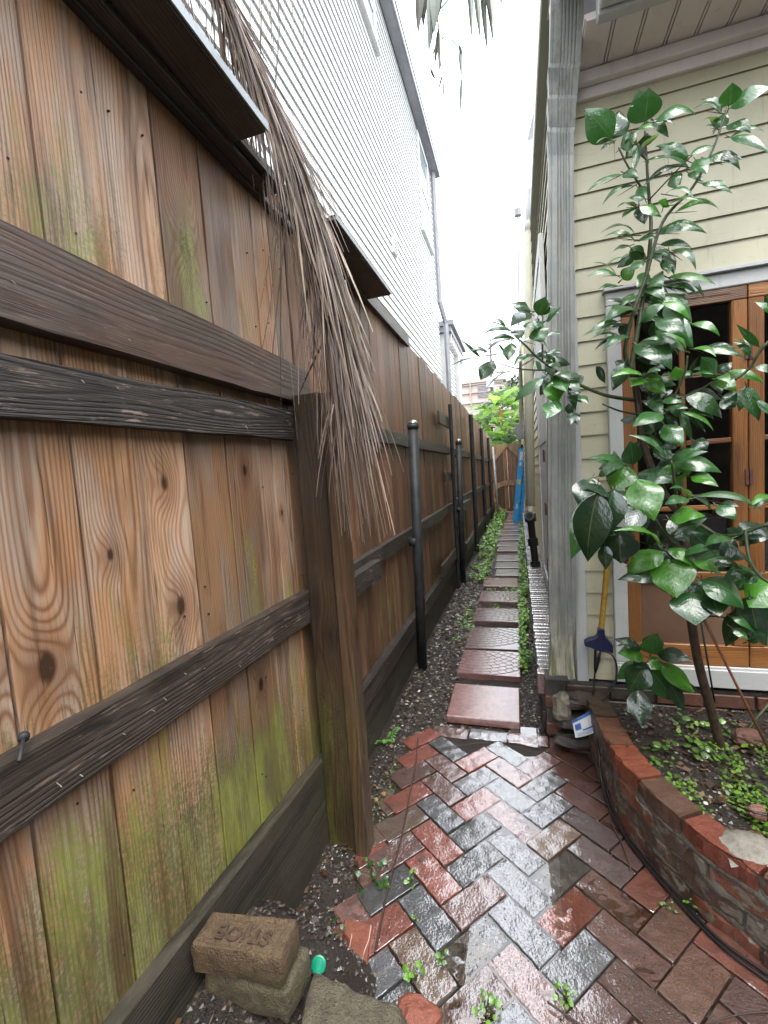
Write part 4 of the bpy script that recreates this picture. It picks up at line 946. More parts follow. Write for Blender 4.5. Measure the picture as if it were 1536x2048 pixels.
for k in range(900):
    cxp, cyp = rr.choice([(1022, 778), (1035, 765), (1010, 790), (1040, 785), (1000, 800), (1030, 800)]); a = aty(cxp+rr.gauss(0, 9), cyp+rr.gauss(0, 9), 30+rr.uniform(-1, 1))
    if aty(1000, 752, 30).z < a.z: continue
    t = V((rr.uniform(-1, 1), rr.uniform(-1, 1), rr.uniform(-.6, .6)))*.22; s2 = V((rr.uniform(-1, 1), rr.uniform(-1, 1), rr.uniform(-1, 1)))*.12
    mb.set(C=rr.choice([(.06, .10, .04), (.10, .14, .07), (.05, .07, .04)])); mb.add([a, a+t*.5+s2, a+t, a+t*.5-s2], [(0, 1, 2, 3)])
mb.build('crown', M['weed'], TR); a = aty(1025, 800, 30); mb = MB(); mb.tube([(a.x, a.y, 0), a], [.25, .1], 8); mb.build('trunk', M['bark'], TR)
# ================================================================ PLANTER WALL
PW = thing('brick_planter_wall', 'low curved wall of old red bricks and lumpy mortar holding up the planting bed', 'brick wall', (.5, 1.6, 0))
tabp = [V((.262, 2.335, 0)), V((.275, 2.29, 0)), V((.290, 2.058, 0)), V((.322, 1.84, 0)), V((.400, 1.62, 0)), V((.500, 1.45, 0)), V((.640, 1.30, 0)), V((.90, 1.13, 0)), V((1.35, .92, 0)), V((1.9, .75, 0))]
def along(s_):
    for a, b in zip(tabp, tabp[1:]):
        L = (b-a).length
        if s_ <= L or b is tabp[-1]: t = (b-a).normalized(); return a+t*s_, t
        s_ -= L
TOT = sum((b-a).length for a, b in zip(tabp, tabp[1:]))
rr = random.Random(31); mb = MB(); mt = MB(); mc = MB(); NR = 4; BH = .060; PT = .272
cols = [(.20, .075, .04), (.28, .085, .04), (.12, .07, .045), (.15, .08, .048), (.24, .08, .042), (.12, .06, .04)]
topc = [(.11, .065, .035), (.24, .095, .045), (.30, .075, .03), (.14, .07, .04), (.26, .06, .028), (.22, .09, .05), (.20, .1, .07), (.2, .1, .07), (.2, .1, .07), (.2, .1, .07), (.2, .1, .07)]
def pbrick(mb, s0, s1, z0, z1, depth, off, col, nl=9, rough=.008):
    mb.set(C=col); vs = []; P = []
    for k in range(nl+1):
        s_ = s0+(s1-s0)*k/nl; p, t = along(s_); n = V((-t.y, t.x, 0)); n = n if n.x > 0 else -n
        e = .004 if k in (0, nl) else 0
        for (d_, z) in ((off+e, z0+.003), (off-.0005, z0+.012), (off-.0005, z1-.010), (off+e+.003, z1-.001), (off+depth-.004, z1), (off+depth, z0)):
            q = p+n*d_; nn = mnoise.noise(V((q.x*30, q.y*30, z*40)))*rough; nz = mnoise.noise(V((q.x*25, q.y*25, z*40+9)))*rough*.7
            vs.append(V((q.x, q.y, z+nz))+n*nn)
    m = 6; fs = [(k*m+i, (k+1)*m+i, (k+1)*m+(i+1) % m, k*m+(i+1) % m) for k in range(nl) for i in range(m)]
    fs += [tuple(range(m)), tuple(nl*m+i for i in reversed(range(m)))]
    mb.add(vs, fs)
for r in range(NR):
    s_ = -.0 + (.1 if r % 2 == 0 else 0); k = 0
    z0 = -.01+r*.0705
    while s_ < TOT-.2:
        L = .198+rr.uniform(-.02, .012)
        c = topc[min(k, 10)] if r == NR-1 else rr.choice(cols)
        pbrick(mt if r == NR-1 else mb, s_, s_+L, z0, z0+BH+.002+(.006*rr.random() if r == NR-1 else 0), .098, rr.uniform(-.004, .006)-.0*r, c)
        s_ += L+.012; k += 1
mb.build('brick', M['planterb'], PW, smooth=False)
mt.build('coping_brick', M['coping'], PW, smooth=False)
for j, (z0, z1) in enumerate(((-.02, .268),)):
    vs = []; NS = 150; NZ = 26
    for i in range(NS+1):
        p, t = along(TOT*i/NS); nrm = V((-t.y, t.x, 0)); nrm = nrm if nrm.x > 0 else -nrm
        for k in range(NZ+1):
            z = z0+(z1-z0)*k/NZ; row = ((z+.01) % .0705)/.0705; bed = 1 if row > .84 or row < .04 else 0
            nn = mnoise.noise(V((p.x*14, p.y*14, z*18)))+.5*mnoise.noise(V((p.x*40, p.y*40, z*40)))
            q = p+nrm*(.010-(.010*bed if nn > -.35 else 0)-(.016*max(0, nn-.05)))
            vs.append(V((q.x, q.y, z)))
    m = NZ+1; mc.set(C=(.15, .135, .10)); mc.add(vs, [(i*m+k, (i+1)*m+k, (i+1)*m+k+1, i*m+k+1) for i in range(NS) for k in range(NZ)])
mo = mc.build('mortar', M['mortar'], PW, smooth=True)
# lump of pale mortar on the top
mb = MB(); c = atz(1490, 1690, .265); mb.set(C=(.40, .37, .31)); vs = []; 
for i in range(13):
    for k in range(9):
        u, v_ = i/12-.5, k/8-.5; p = c+V((u*.15+.015, v_*.13-.0, 0)); r = 4*(u*u+v_*v_)
        p.z = .262+.022*(1-r)+.006*mnoise.noise(V((u*9, v_*9, 2))); vs.append(p)
mb.add(vs, [(i*9+k, (i+1)*9+k, (i+1)*9+k+1, i*9+k+1) for i in range(12) for k in range(8)])
mb.build('mortar_lump', M['mortar'], PW, smooth=True)
mb = MB(); c = atz(1411, 1607, .285); mb.tube([c, c+V((0, 0, .003)), c+V((0, 0, .006))], [.008, .0075, .002], 10); tag(mb.build('pebble', M['pebw'], smooth=True), 'small white pebble lying on a red coping brick of the planter wall', 'pebble')
mb = MB(); c = atz(1255, 1491, .28); mb.tube([c, c+V((0, 0, .004)), c+V((0, 0, .008))], [.006, .0055, .002], 8); tag(mb.build('pebble', M['bark'], smooth=True), 'small dark snail-sized pebble on the end of the orange coping brick', 'pebble')
# bed soil
def bz(x, y): return .205+.02*mnoise.noise(V((x*4, y*4, 1)))+.008*mnoise.noise(V((x*19, y*19, 1)))
mb = MB(); vs = []; NX, NY = 90, 60
def bed_pt(i, j):
    y = 2.37-(1.75)*j/NY; xl = None
    # inner face of the wall at this y
    for a, b in zip(tabp, tabp[1:]):
        if b.y <= y <= a.y: xl = a.x+(b.x-a.x)*(a.y-y)/(a.y-b.y)
    if xl is None: xl = .262 if y > 2 else 2.0
    sl_ = .11 if y > 1.5 else .16
    x = xl+sl_*.9+(3.0-xl)*(i/NX)**1.5; return V((x, y, bz(x, y)))
vs = [bed_pt(i, j) for j in range(NY+1) for i in range(NX+1)]
mb.add(vs, [(j*(NX+1)+i, (j+1)*(NX+1)+i, (j+1)*(NX+1)+i+1, j*(NX+1)+i+1) for j in range(NY) for i in range(NX)])
struct(mb.build('planting_bed_soil', M['soil'], smooth=True))

# dark stacked stones and the broken rock under the downspout
def rock(name, c, r, mat, label, cat='rock', seed=0, sq=(1, 1, 1), group=None, colr=(.1, .08, .06)):
    mb = MB(); mb.set(C=colr); vs = []; nu, nv = 12, 8
    for i in range(nv+1):
        th = PI*i/nv
        for j in range(nu):
            ph = 2*PI*j/nu; d_ = V((math.sin(th)*math.cos(ph), math.sin(th)*math.sin(ph), math.cos(th)))
            m_ = max(abs(d_.x), abs(d_.y), abs(d_.z)); k = (1/m_)**.6
            rr_ = r*k*(1+.28*mnoise.noise(d_*1.6+V((seed, 0, 0)))+.1*mnoise.noise(d_*5+V((seed, 3, 0))))
            vs.append(V(c)+V((d_.x*sq[0], d_.y*sq[1], d_.z*sq[2]))*rr_)
    mb.add(vs, [(i*nu+j, i*nu+(j+1) % nu, (i+1)*nu+(j+1) % nu, (i+1)*nu+j) for i in range(nv) for j in range(nu)])
    return tag(mb.build(name, mat, smooth=False, loc=c), label, cat, group)
M['rockm'] = brickmat('rock_surface', .42, dirt=.5, bd=.004)
rock('rock', aty(1122, 1412, 2.28), .055, M['rockm'], 'pale broken rock lying directly under the mouth of the downspout', seed=3, sq=(.8, .8, 1.1), colr=(.30, .27, .20))
for k, (px, py, Y, r, sq, lab, cc) in enumerate(((1160, 1400, 2.31, .062, (1.5, .7, .55), 'dark wet stone, topmost of the stack between the downspout and the planter wall', (.075, .05, .035)),
        (1150, 1440, 2.30, .066, (1.6, .8, .5), 'dark wet stone, second of the stack below the downspout, behind the tag', (.045, .035, .028)),
        (1150, 1478, 2.27, .070, (1.4, .8, .42), 'dark wet stone at the very bottom of the stack beside the puddle', (.05, .042, .032)))):
    rock('stone', aty(px, py, Y), r, M['rockm'], lab, 'stone', seed=k*5+1, sq=sq, colr=cc)

# ================================================================ CORDS AND CABLES
def spline(pts, n=10):
    pts = [V(p) for p in pts]; out = []
    for i in range(len(pts)-1):
        p0 = pts[max(i-1, 0)]; p1 = pts[i]; p2 = pts[i+1]; p3 = pts[min(i+2, len(pts)-1)]
        for k in range(n):
            t = k/n; out.append(.5*((2*p1)+(p2-p0)*t+(2*p0-5*p1+4*p2-p3)*t*t+(3*p1-p0-3*p2+p3)*t**3))
    out.append(pts[-1]); return out
EC = thing('extension_cord', 'thick yellow extension cord hanging down the cream wall into a navy three-way plug', 'extension cord', aty(1205, 1270, 2.34))
mb = MB(); mb.tube(spline([aty(1228, 960, 2.34), aty(1222, 1040, 2.35), aty(1215, 1120, 2.35), aty(1209, 1190, 2.35), aty(1202, 1262, 2.345)]), .0135, 12); mb.build('cord', M['cordy'], EC, smooth=True)
mb = MB(); Yp = 2.345; poly = [(1197, 1258), (1209, 1258), (1211, 1272), (1214, 1277), (1227, 1292), (1227, 1307), (1218, 1309), (1208, 1303), (1201, 1302), (1192, 1302), (1184, 1297), (1170, 1293), (1169, 1284), (1174, 1281), (1190, 1277), (1195, 1272)]
mb.prism([aty(x, y, Yp-.02) for x, y in poly], (0, .034, 0)); mb.build('three_way_plug', M['plugb'], EC, bevel=.005).modifiers[-1].segments = 3
BCb = thing('black_cable', 'black cable plugged into the navy three-way plug and looping down to the planter wall', 'cable', aty(1190, 1330, 2.33))
mb = MB(); mb.tube([aty(1195, 1300, 2.335), aty(1194, 1318, 2.335), aty(1192, 1332, 2.335), aty(1190, 1345, 2.335)], [.016, .015, .011, .006], 12); mb.build('plug', M['black'], BCb, smooth=True)
pts = [aty(1190, 1345, 2.335), aty(1187, 1380, 2.32), aty(1186, 1425, 2.28)]+[atz(1197, 1500, .15), atz(1203, 1560, .06), atz(1225, 1630, .015), atz(1262, 1690, .012), atz(1320, 1762, .010), atz(1400, 1850, .010), atz(1470, 1915, .010), atz(1580, 1990, .010)]
mb = MB(); mb.tube(spline(pts, 8), .004, 8); mb.build('cord', M['black'], BCb, smooth=True)
mb = MB(); mb.tube(spline([aty(1203, 1302, 2.33), aty(1222, 1308, 2.31), aty(1233, 1330, 2.30), aty(1231, 1362, 2.29), aty(1214, 1392, 2.27), aty(1196, 1416, 2.25), atz(1203, 1490, .13), atz(1214, 1580, .05), atz(1243, 1650, .022), atz(1290, 1715, .014), atz(1350, 1785, .012), atz(1440, 1880, .012), atz(1600, 1990, .012)], 8), .0045, 8)
tag(mb.build('cable', M['black'], smooth=True), 'thicker black cable curling from the plug along the foot of the planter wall', 'cable')
mb = MB(); mb.tube(spline([atz(1536, 1631, .285), atz(1500, 1622, .285), atz(1470, 1610, .27), atz(1455, 1604, .24)], 6), .003, 6); mb.tube(spline([atz(1536, 1631, .285), atz(1600, 1640, .27)], 4), .003, 6)
tag(mb.build('cable', M['black'], smooth=True), 'thin black wire crossing the planter edge beside the lump of pale mortar', 'cable')
# tag on the cable
TG = thing('cord_tag', 'white paper tag with blue header and blue print clipped to the black cable', 'tag', aty(1170, 1450, 2.2))
tl, tr_, br_, bl_ = aty(1144, 1441, 2.20), aty(1188, 1416, 2.215), aty(1197, 1462, 2.19), aty(1151, 1476, 2.17)
def tgp(u, v_, o=0): p = tl.lerp(tr_, u).lerp(bl_.lerp(br_, u), v_); return p+V((0, -.012*math.sin(PI*u)-o, .004*math.sin(PI*u)))
def tgq(u0, u1, v0, v1, name, mat, o):
    mb = MB(); n = 8; a = [tgp(u0+(u1-u0)*k/n, v0, o) for k in range(n+1)]; b = [tgp(u0+(u1-u0)*k/n, v1, o) for k in range(n+1)]
    mb.add(a+b, [(k, k+1, n+2+k, n+1+k) for k in range(n)]); return mb.build(name, M[mat], TG)
tgq(0, 1, 0, 1, 'paper', 'lbl', 0); tgq(.0, 1, .0, .16, 'header', 'lblb', .0006); tgq(.07, .32, .3, .62, 'picture', 'lblb', .0006)
tgq(.36, .96, .66, .74, 'print_band', 'lblb', .0006)
for k in range(3): tgq(.10, .9-.1*k, .80+.06*k, .82+.06*k, 'print_line', 'lblb', .0006)

# stakes in the bed
mb = MB(); mb.tube([aty(1396, 1215, 1.83), atz(1560, 1545, .19)], .0048, 8); tag(mb.build('plant_stake', M['stake'], smooth=True), 'thin copper coloured stake slanting from the tree down to the right into the bed', 'plant stake')
mb = MB(); mb.tube([aty(1402, 1245, 2.13), atz(1432, 1420, .2)], .004, 8); tag(mb.build('plant_stake', M['gstake'], smooth=True), 'thin dark green stake standing just behind the tree trunk', 'plant stake')
mb = MB(); mb.tube([aty(1545, 1400, 2.2), aty(1510, 1440, 2.2), atz(1478, 1488, .2)], .006, 7); tag(mb.build('branch', M['gbark'], smooth=True), 'short green cut branch poking up at the right edge behind the copper stake', 'branch')
rock('brick_fragment', atz(1497, 1485, .22)+V((0, .0, .02)), .034, M['rockm'], 'reddish brick fragment half sunk in the bed behind the copper stake', 'brick', seed=8, sq=(1.5, 1, .9), colr=(.22, .1, .065))
rock('brick_fragment', atz(1515, 1625, .25), .020, M['rockm'], 'small pink brick chip by the black wire at the right edge', 'brick', seed=12, sq=(1.3, 1, .9), colr=(.40, .19, .14))

# ================================================================ LOOSE BRICKS, lower left
def loose(cs, ztop, th, name, label, col, sub=14, rough=.004, mat='loose', stamp=False, soft=.006):
    """brick from four top corners (near-left, near-right, far-right, far-left) with a chipped, bumpy surface"""
    mb = MB(); mb.set(C=col); vs = []; a, b, c_, d_ = cs; n1, n2 = sub, max(6, int(sub*.55)); nz = 5
    def pt(u, v_): return a.lerp(b, u).lerp(d_.lerp(c_, u), v_)
    idx = {}
    def add(u, v_, w_):
        key = (round(u, 4), round(v_, 4), round(w_, 4))
        if key in idx: return idx[key]
        p = pt(u, v_); z = ztop-th*w_
        eu = min(u, 1-u) < 1e-6; ev = min(v_, 1-v_) < 1e-6; ew = min(w_, 1-w_) < 1e-6
        k = eu+ev+ew; ctr = pt(.5, .5)
        q = V((p.x, p.y, z))
        if k >= 2:
            if eu or ev: dx = V((ctr.x-q.x, ctr.y-q.y, 0)); q += dx*(soft*(.6+1.2*abs(mnoise.noise(q*30)))/max(dx.length, .01))
            if ew: q.z += (-1 if w_ < .5 else 1)*soft*.7
        nn = mnoise.noise(q*28)*rough+mnoise.noise(q*75)*rough*.5
        if stamp and w_ < 1e-6:
            pu, pv = abs(u-.5)*2, abs(v_-.5)*2
            if .60 < pu < .76 and pv < .78 or .56 < pv < .78 and pu < .76: q.z -= .0045
            elif pu <= .60 and pv <= .56: q.z -= .0035
            q.z += nn*.35
        else: q += V((nn, nn*.8, nn))
        idx[key] = len(vs); vs.append(q); return idx[key]
    fs = []
    def grid(f, n, m):
        for i in range(n):
            for j in range(m): fs.append((f(i/n, j/m), f((i+1)/n, j/m), f((i+1)/n, (j+1)/m), f(i/n, (j+1)/m)))
    grid(lambda u, v_: add(u, v_, 0), n1, n2); grid(lambda u, w_: add(u, 0, 1-w_), n1, nz); grid(lambda u, w_: add(u, 1, w_), n1, nz)
    grid(lambda v_, w_: add(0, v_, w_), n2, nz); grid(lambda v_, w_: add(1, v_, 1-w_), n2, nz)
    mb.add(vs, fs); ctr = pt(.5, .5); ctr.z = ztop-th
    return tag(mb.build(name, M[mat], smooth=True, loc=ctr), label, 'brick')
ZT = .40
cs = [atz(x, y, ZT) for x, y in ((378, 1888), (562, 1922), (598, 1836), (424, 1820))]
B1 = loose(cs, ZT, .075, 'loose_brick', 'old brown brick stamped ST.JOE on top of the stack, near left corner', (.20, .125, .062), sub=40, rough=.003, stamp=True)
cs2 = [atz(x, y, ZT-.077) for x, y in ((402, 1935), (572, 1982), (622, 1890), (450, 1850))]
B2 = loose(cs2, ZT-.079, .085, 'loose_brick', 'greyish tan mossy brick under the stamped one, lower brick of the stack', (.19, .155, .085), rough=.005)
cs3 = [atz(x, y, .275) for x, y in ((588, 2085), (800, 2075), (812, 2010), (625, 1938))]
B3 = loose(cs3, .275, .07, 'loose_brick', 'mossy tan flat brick lying to the right of the stack at the bottom edge', (.17, .145, .09), rough=.006)
rock('brick_fragment', atz(838, 2042, .07), .045, M['rockm'], 'crumbling orange red brick fragment at the bottom edge beside the flat mossy brick', 'brick', seed=21, sq=(1.3, .9, .7), colr=(.40, .12, .07))
# raised letters, read from the far side
tc = bpy.data.curves.new('stamp', 'FONT'); tc.body = 'ST.JOE'; tc.size = 1; tc.extrude = .06; tc.bevel_depth = .012
to = bpy.data.objects.new('stamp', tc); sc.collection.objects.link(to)
bpy.context.view_layer.update(); dg = bpy.context.evaluated_depsgraph_get(); tm = bpy.data.meshes.new_from_object(to.evaluated_get(dg)); bpy.data.objects.remove(to)
xs_ = [v.co.x for v in tm.vertices]; ys_ = [v.co.y for v in tm.vertices]; x0, x1, y0, y1 = min(xs_), max(xs_), min(ys_), max(ys_)
def qp(u, v_): return cs[0].lerp(cs[1], u).lerp(cs[3].lerp(cs[2], u), v_)
ctr1 = qp(.5, .5); ctr1.z = ZT-.075
for v in tm.vertices:
    u = .79-.58*(v.co.x-x0)/(x1-x0); vv = .74-.48*(v.co.y-y0)/(y1-y0); p = qp(u, vv)
    v.co = V((p.x, p.y, ZT-.0036+(.0045 if v.co.z > .03 else -.002)+mnoise.noise(p*60)*.0012))-ctr1
for nm in ('C',):
    at_ = tm.attributes.new(nm, 'FLOAT_COLOR', 'POINT'); at_.data.foreach_set('color', [.150, .082, .05, 1]*len(tm.vertices))
tm.materials.clear(); tm.materials.append(M['loose']); lo = bpy.data.objects.new('stamped_letters', tm); sc.collection.objects.link(lo); lo.parent = B1
# curved red edging tile with pale lines
mb = MB(); 
TL = thing('terracotta_piece', 'smooth wet orange terracotta strip with two thin pale lines lying by the green lid', 'tile', atz(710, 1900))
poly = [(688, 1838), (720, 1840), (748, 1850), (742, 1880), (735, 1930), (722, 1990), (668, 1978), (690, 1920), (700, 1885), (685, 1860)]
mb.set(C=(.36, .095, .045)); mb.prism([atz(x, y, .012) for x, y in poly][::-1], (0, 0, -.03)); mb.build('body', M['paver'], TL, bevel=.004)
for pl in (((704, 1868), (697, 1900), (682, 1930), (674, 1965)), ((742, 1850), (737, 1880), (728, 1905), (722, 1940), (714, 1975))):
    mb = MB(); mb.set(C=(.75, .62, .5)); mb.tube(spline([atz(x, y, .0135) for x, y in pl], 5), .0013, 5); mb.build('line', M['gravel'], TL)
mb = MB(); c = atz(637, 1930, .245); mb.tube([c+V((0, 0, -.004)), c, c+V((0, 0, .001))], [.018, .018, .015], 24); mb.tube([c+V((0, 0, .0012)), c+V((0, 0, .002))], [.011, .010], 20)
o = tag(mb.build('plastic_lid', M['green'], smooth=False, loc=c), 'small round bright green plastic lid tucked behind the flat brick', 'lid'); o.rotation_euler = (.9, .35, 0)

# ================================================================ GRAVEL, MULCH, WEEDS (uncountable)
def pebbles(name, regs, seed=1):
    mb = MB(); rr = random.Random(seed)
    for (n, xf, y0, y1, r0, r1, pal, zf) in regs:
        for _ in range(n):
            y = y0+(y1-y0)*rr.random()**1.25; xa, xb = xf(y); x = rr.uniform(xa, xb); r = rr.uniform(r0, r1)*(1 if y < 3.6 else 1.5)
            z = zf(x, y)+r*.2; a = rr.uniform(0, PI); ca, sa = math.cos(a), math.sin(a); e = rr.uniform(.5, 1); h_ = rr.uniform(.3, .6)
            q = [V((x+(dx*ca-dy*e*sa)*r, y+(dx*sa+dy*e*ca)*r, z+dz*r*h_)) for dx, dy, dz in ((1, .2, 0), (.2, 1, 0), (-1, .3, .1), (-.3, -1, 0), (.15, -.1, 1), (0, 0, -.6))]
            c = rr.choice(pal); g_ = rr.uniform(.6, 1.3); mb.set(C=tuple(min(.9, k*g_) for k in c))
            mb.add(q, [(0, 1, 4), (1, 2, 4), (2, 3, 4), (3, 0, 4), (1, 0, 5), (2, 1, 5), (3, 2, 5), (0, 3, 5)])
    return tag(mb.build(name, M['gravel'], smooth=False), None, None, None, 'stuff')
dk = [(.05, .04, .032), (.085, .065, .05), (.06, .05, .045), (.12, .10, .08), (.035, .03, .026), (.10, .085, .07)]
gp_ = dk*3+[(.34, .30, .25), (.62, .57, .50), (.30, .24, .18), (.22, .19, .155), (.26, .23, .2), (.16, .14, .12)]
tag(pebbles('gravel', [(2600, lambda y: (-.75, -.03 if y < 2.4 or y > 5.2 else -.44), 2.37, 6.5, .005, .017, gp_, gz), (1500, lambda y: (-.05, .06), 2.36, 5.2, .004, .010, gp_, gz), (350, lambda y: (-.44, .08), 2.33, 2.44, .004, .010, gp_, gz), (1400, lambda y: (-.74, left_edge(y)-.0), 1.35, 2.42, .003, .009, gp_, gz), (800, lambda y: (-.44, -.04), 2.4, 8, .003, .008, gp_, gz)]),
    'wet brown gravel and pale shell chips filling the path either side of the pavers', 'gravel')
tag(pebbles('mulch', [(2600, lambda y: (-.80, -.42), .45, 1.45, .003, .010, dk*4+[(.16, .09, .06)], gz)], 2), 'dark wet mulch and crumbs of earth in the near left corner', 'mulch')
tag(pebbles('bed_mulch', [(3800, lambda y: (planter_x(y)+.13, 1.5), 1.25, 2.36, .004, .013, dk*5+[(.20, .12, .07), (.3, .26, .2)], bz)], 3), 'dark leaf litter and crumbs covering the planting bed', 'mulch')
tag(pebbles('grit', [(1500, lambda y: (left_edge(y)-.03, planter_x(y)+.02), .7, 2.33, .0012, .0036, [(.03, .018, .012), (.05, .03, .02), (.02, .015, .012)], lambda x, y: dip(x, y)+.0015)], 4), 'dark seeds and grit scattered over the wet bricks', 'debris')
def litter(regs, seed=9):
    mb = MB(); rr = random.Random(seed)
    for n, xf, y0, y1, zf, ls in regs:
        for _ in range(n):
            y = rr.uniform(y0, y1); xa, xb = xf(y); x = rr.uniform(xa, xb); a = rr.uniform(0, PI*2); L = ls*rr.uniform(.4, 1.4); t = V((math.cos(a), math.sin(a), rr.uniform(-.1, .3)))*L; s2 = V((-math.sin(a), math.cos(a), rr.uniform(-.5, .5)))*L*rr.choice((.08, .3, .38)); p = V((x, y, zf(x, y)+.006+rr.random()*.006))
            mb.set(C=rr.choice([(.10, .05, .025), (.16, .09, .045), (.06, .035, .02), (.22, .15, .08), (.05, .03, .02)])); mb.add([p, p+t*.4+s2, p+t, p+t*.5-s2], [(0, 1, 2, 3)])
    return tag(mb.build('leaf_litter', M['gravel']), 'brown dead leaf scraps and straw strewn over the gravel, earth and planting bed', 'leaf litter', None, 'stuff')
litter([(700, lambda y: (-.74, -.44), 2.35, 6, gz, .022), (160, lambda y: (-.04, .06), 2.36, 5, gz, .018), (260, lambda y: (-.74, left_edge(y)), 1.3, 2.4, gz, .022), (160, lambda y: (-.78, -.42), .5, 1.4, gz, .02), (650, lambda y: (planter_x(y)+.13, 1.5), 1.3, 2.36, bz, .03)])
def weeds(name, regs, seed, label):
    mb = MB(); rr = random.Random(seed)
    for (n, xf, y0, y1, h0, h1, ls, pal, zf) in regs:
        for _ in range(n):
            y = rr.uniform(y0, y1); xa, xb = xf(y); x = rr.uniform(xa, xb)
            if mnoise.noise(V((x*9, y*3, seed))) < -.12: continue
            z = zf(x, y)+rr.uniform(h0, h1); L = ls*rr.uniform(.6, 1.3); a = rr.uniform(0, 2*PI); t = V((math.cos(a), math.sin(a), rr.uniform(-.4, .7)))*L; s2 = V((-math.sin(a), math.cos(a), rr.uniform(-.3, .3)))*L*.42
            p = V((x, y, z)); g_ = rr.uniform(.65, 1.35); mb.set(C=tuple(k*g_ for k in rr.choice(pal)))
            mb.add([p, p+t*.35+s2, p+t*.8+s2*.7, p+t*1.05, p+t*.8-s2*.7, p+t*.35-s2], [(0, 1, 2, 3, 4, 5)])
    return tag(mb.build(name, M['weed']), label, 'weeds', None, 'stuff')
gn = [(.28, .58, .08), (.40, .70, .10), (.46, .72, .16), (.14, .34, .04)]
weeds('clover', [(5200, lambda y: (-.045+.0*y, .06), 3.1, 8.6, .01, .09, .026, gn, gz), (1300, lambda y: (-.01, .07), 8.6, 15, .0, .12, .04, gn, gz),
    (1900, lambda y: (-.66, -.44), 5.6, 7.6, .0, .06, .026, gn+[(.16, .19, .08)], gz), (2800, lambda y: (-.70, -.42), 7.4, 14.8, .0, .15, .042, gn, gz), (260, lambda y: (-.60, -.44), 3.6, 4.6, 0, .03, .018, gn, gz), (160, lambda y: (-.44, .0), 5.2, 5.32, 0, .03, .018, gn, gz), (120, lambda y: (-.42, .0), 4.5, 4.66, 0, .02, .015, gn, gz)], 5, 'bright green clover and chickweed creeping along both sides of the pavers')
gb = [tuple(c*.5 for c in q) for q in gn]
weeds('bed_groundcover', [(2600, lambda y: (.66, 1.5), 1.45, 2.1, .0, .035, .012, gb, bz), (900, lambda y: (.47, .85), 1.55, 1.80, .0, .03, .012, gb, bz), (300, lambda y: (.6, 1.5), 1.45, 2.1, .01, .05, .024, gb, bz), (160, lambda y: (.45, .9), 1.8, 2.25, .0, .03, .02, gb, bz)], 6, 'bright green chickweed spreading over the soil of the planting bed')
weeds('moss_weeds', [(420, lambda y: (-.66, left_edge(y)-.02), 1.55, 2.1, 0, .012, .009, [(.12, .16, .04), (.2, .22, .08), (.08, .12, .03)], gz)], 7, 'thin mossy sprigs in the dirt between the big timber post and the bricks')
# ---- single seedlings
def seedling(c, r, n, ls, col, label, kind='round', seed=0, h_=.03):
    rr = random.Random(seed); t = thing('seedling', label, 'seedling', c); ms_ = MB(); ml = MB()
    for k in range(n):
        a = rr.uniform(0, 2*PI); rad = r*rr.random()**.6; e = V(c)+V((math.cos(a)*rad, math.sin(a)*rad, h_*rr.uniform(.4, 1.3))); ms_.tube(spline([c, V(c).lerp(e, .5)+V((0, 0, h_*.3)), e], 3), .0012, 4)
        L = ls*rr.uniform(.7, 1.2); tip = e+V((math.cos(a)*L, math.sin(a)*L, rr.uniform(-.3, .3)*L)); g_ = rr.uniform(.75, 1.25)
        if kind == 'fern':
            for q in range(9):
                b = V(c).lerp(tip, .25+.08*q)+V((0, 0, h_*.4*math.sin(q/9*PI)))
                for sg in (-1, 1): dd = V((-math.sin(a), math.cos(a), .15))*sg; ribbon_leaf(ml, b, b+dd*L*.75*(1-q/12)+V((math.cos(a), math.sin(a), 0))*L*.2, (0, -.4, 1), L*.22, tuple(x*g_ for x in col), nu=4, nv=2)
        else: ribbon_leaf(ml, e, tip, (rr.uniform(-.4, .4), -.6, 1), L*(.85 if kind == 'round' else .45), tuple(x*g_ for x in col), nu=5, nv=2, droop=.1)
    ms_.build('stem', M['gbark'], t); ml.build('leaves', M['leaf'], t, smooth=True)
G1, G2, G3 = (.09, .20, .025), (.14, .30, .03), (.04, .12, .02)
seedling(atz(775, 1490), .055, 5, .045, (.12, .30, .04), 'little fern-like seedling growing at the foot of the fence behind the timber post', 'fern', 1, .06)
seedling(atz(745, 1762), .060, 13, .024, G3, 'patch of dark round-leaved creeper at the foot of the big timber post', 'round', 2, .02)
seedling(atz(662, 1868), .035, 9, .020, G3, 'small round-leaved creeper beside the orange terracotta strip', 'round', 3, .02)
seedling(atz(824, 1768), .022, 8, .014, G2, 'tiny light green seedling between bricks, right of the timber post', 'round', 4, .02)
seedling(atz(832, 1965), .020, 7, .020, G2, 'light green two-leaved seedling near the bottom edge left of centre', 'round', 5, .03)
seedling(atz(886, 1925), .014, 6, .018, G1, 'darker green sprout in a brick joint left of the big grey brick', 'round', 6, .03)
seedling(atz(972, 2025), .030, 14, .018, G2, 'bushy bright green seedling at the bottom edge below the big grey brick', 'round', 7, .02)
seedling(atz(1130, 2002), .026, 16, .013, G2, 'frilly bright green sprig at the bottom edge right of centre', 'round', 8, .02)
seedling(atz(1335, 1815), .020, 6, .012, G1, 'tiny sprout on the dark bricks beside the cables', 'round', 9, .015)
seedling(atz(1378, 1812), .016, 4, .018, G2, 'single small leafy sprout wedged under the cables at the planter wall', 'narrow', 10, .02)
seedling(atz(830, 1842), .008, 5, .010, G2, 'very small sprout in a joint above the light green two-leaved seedling', 'round', 11, .012)
seedling(atz(863, 1555), .012, 6, .010, G2, 'tiny sprout in a joint near the far end of the bricks on the left', 'narrow', 12, .012)
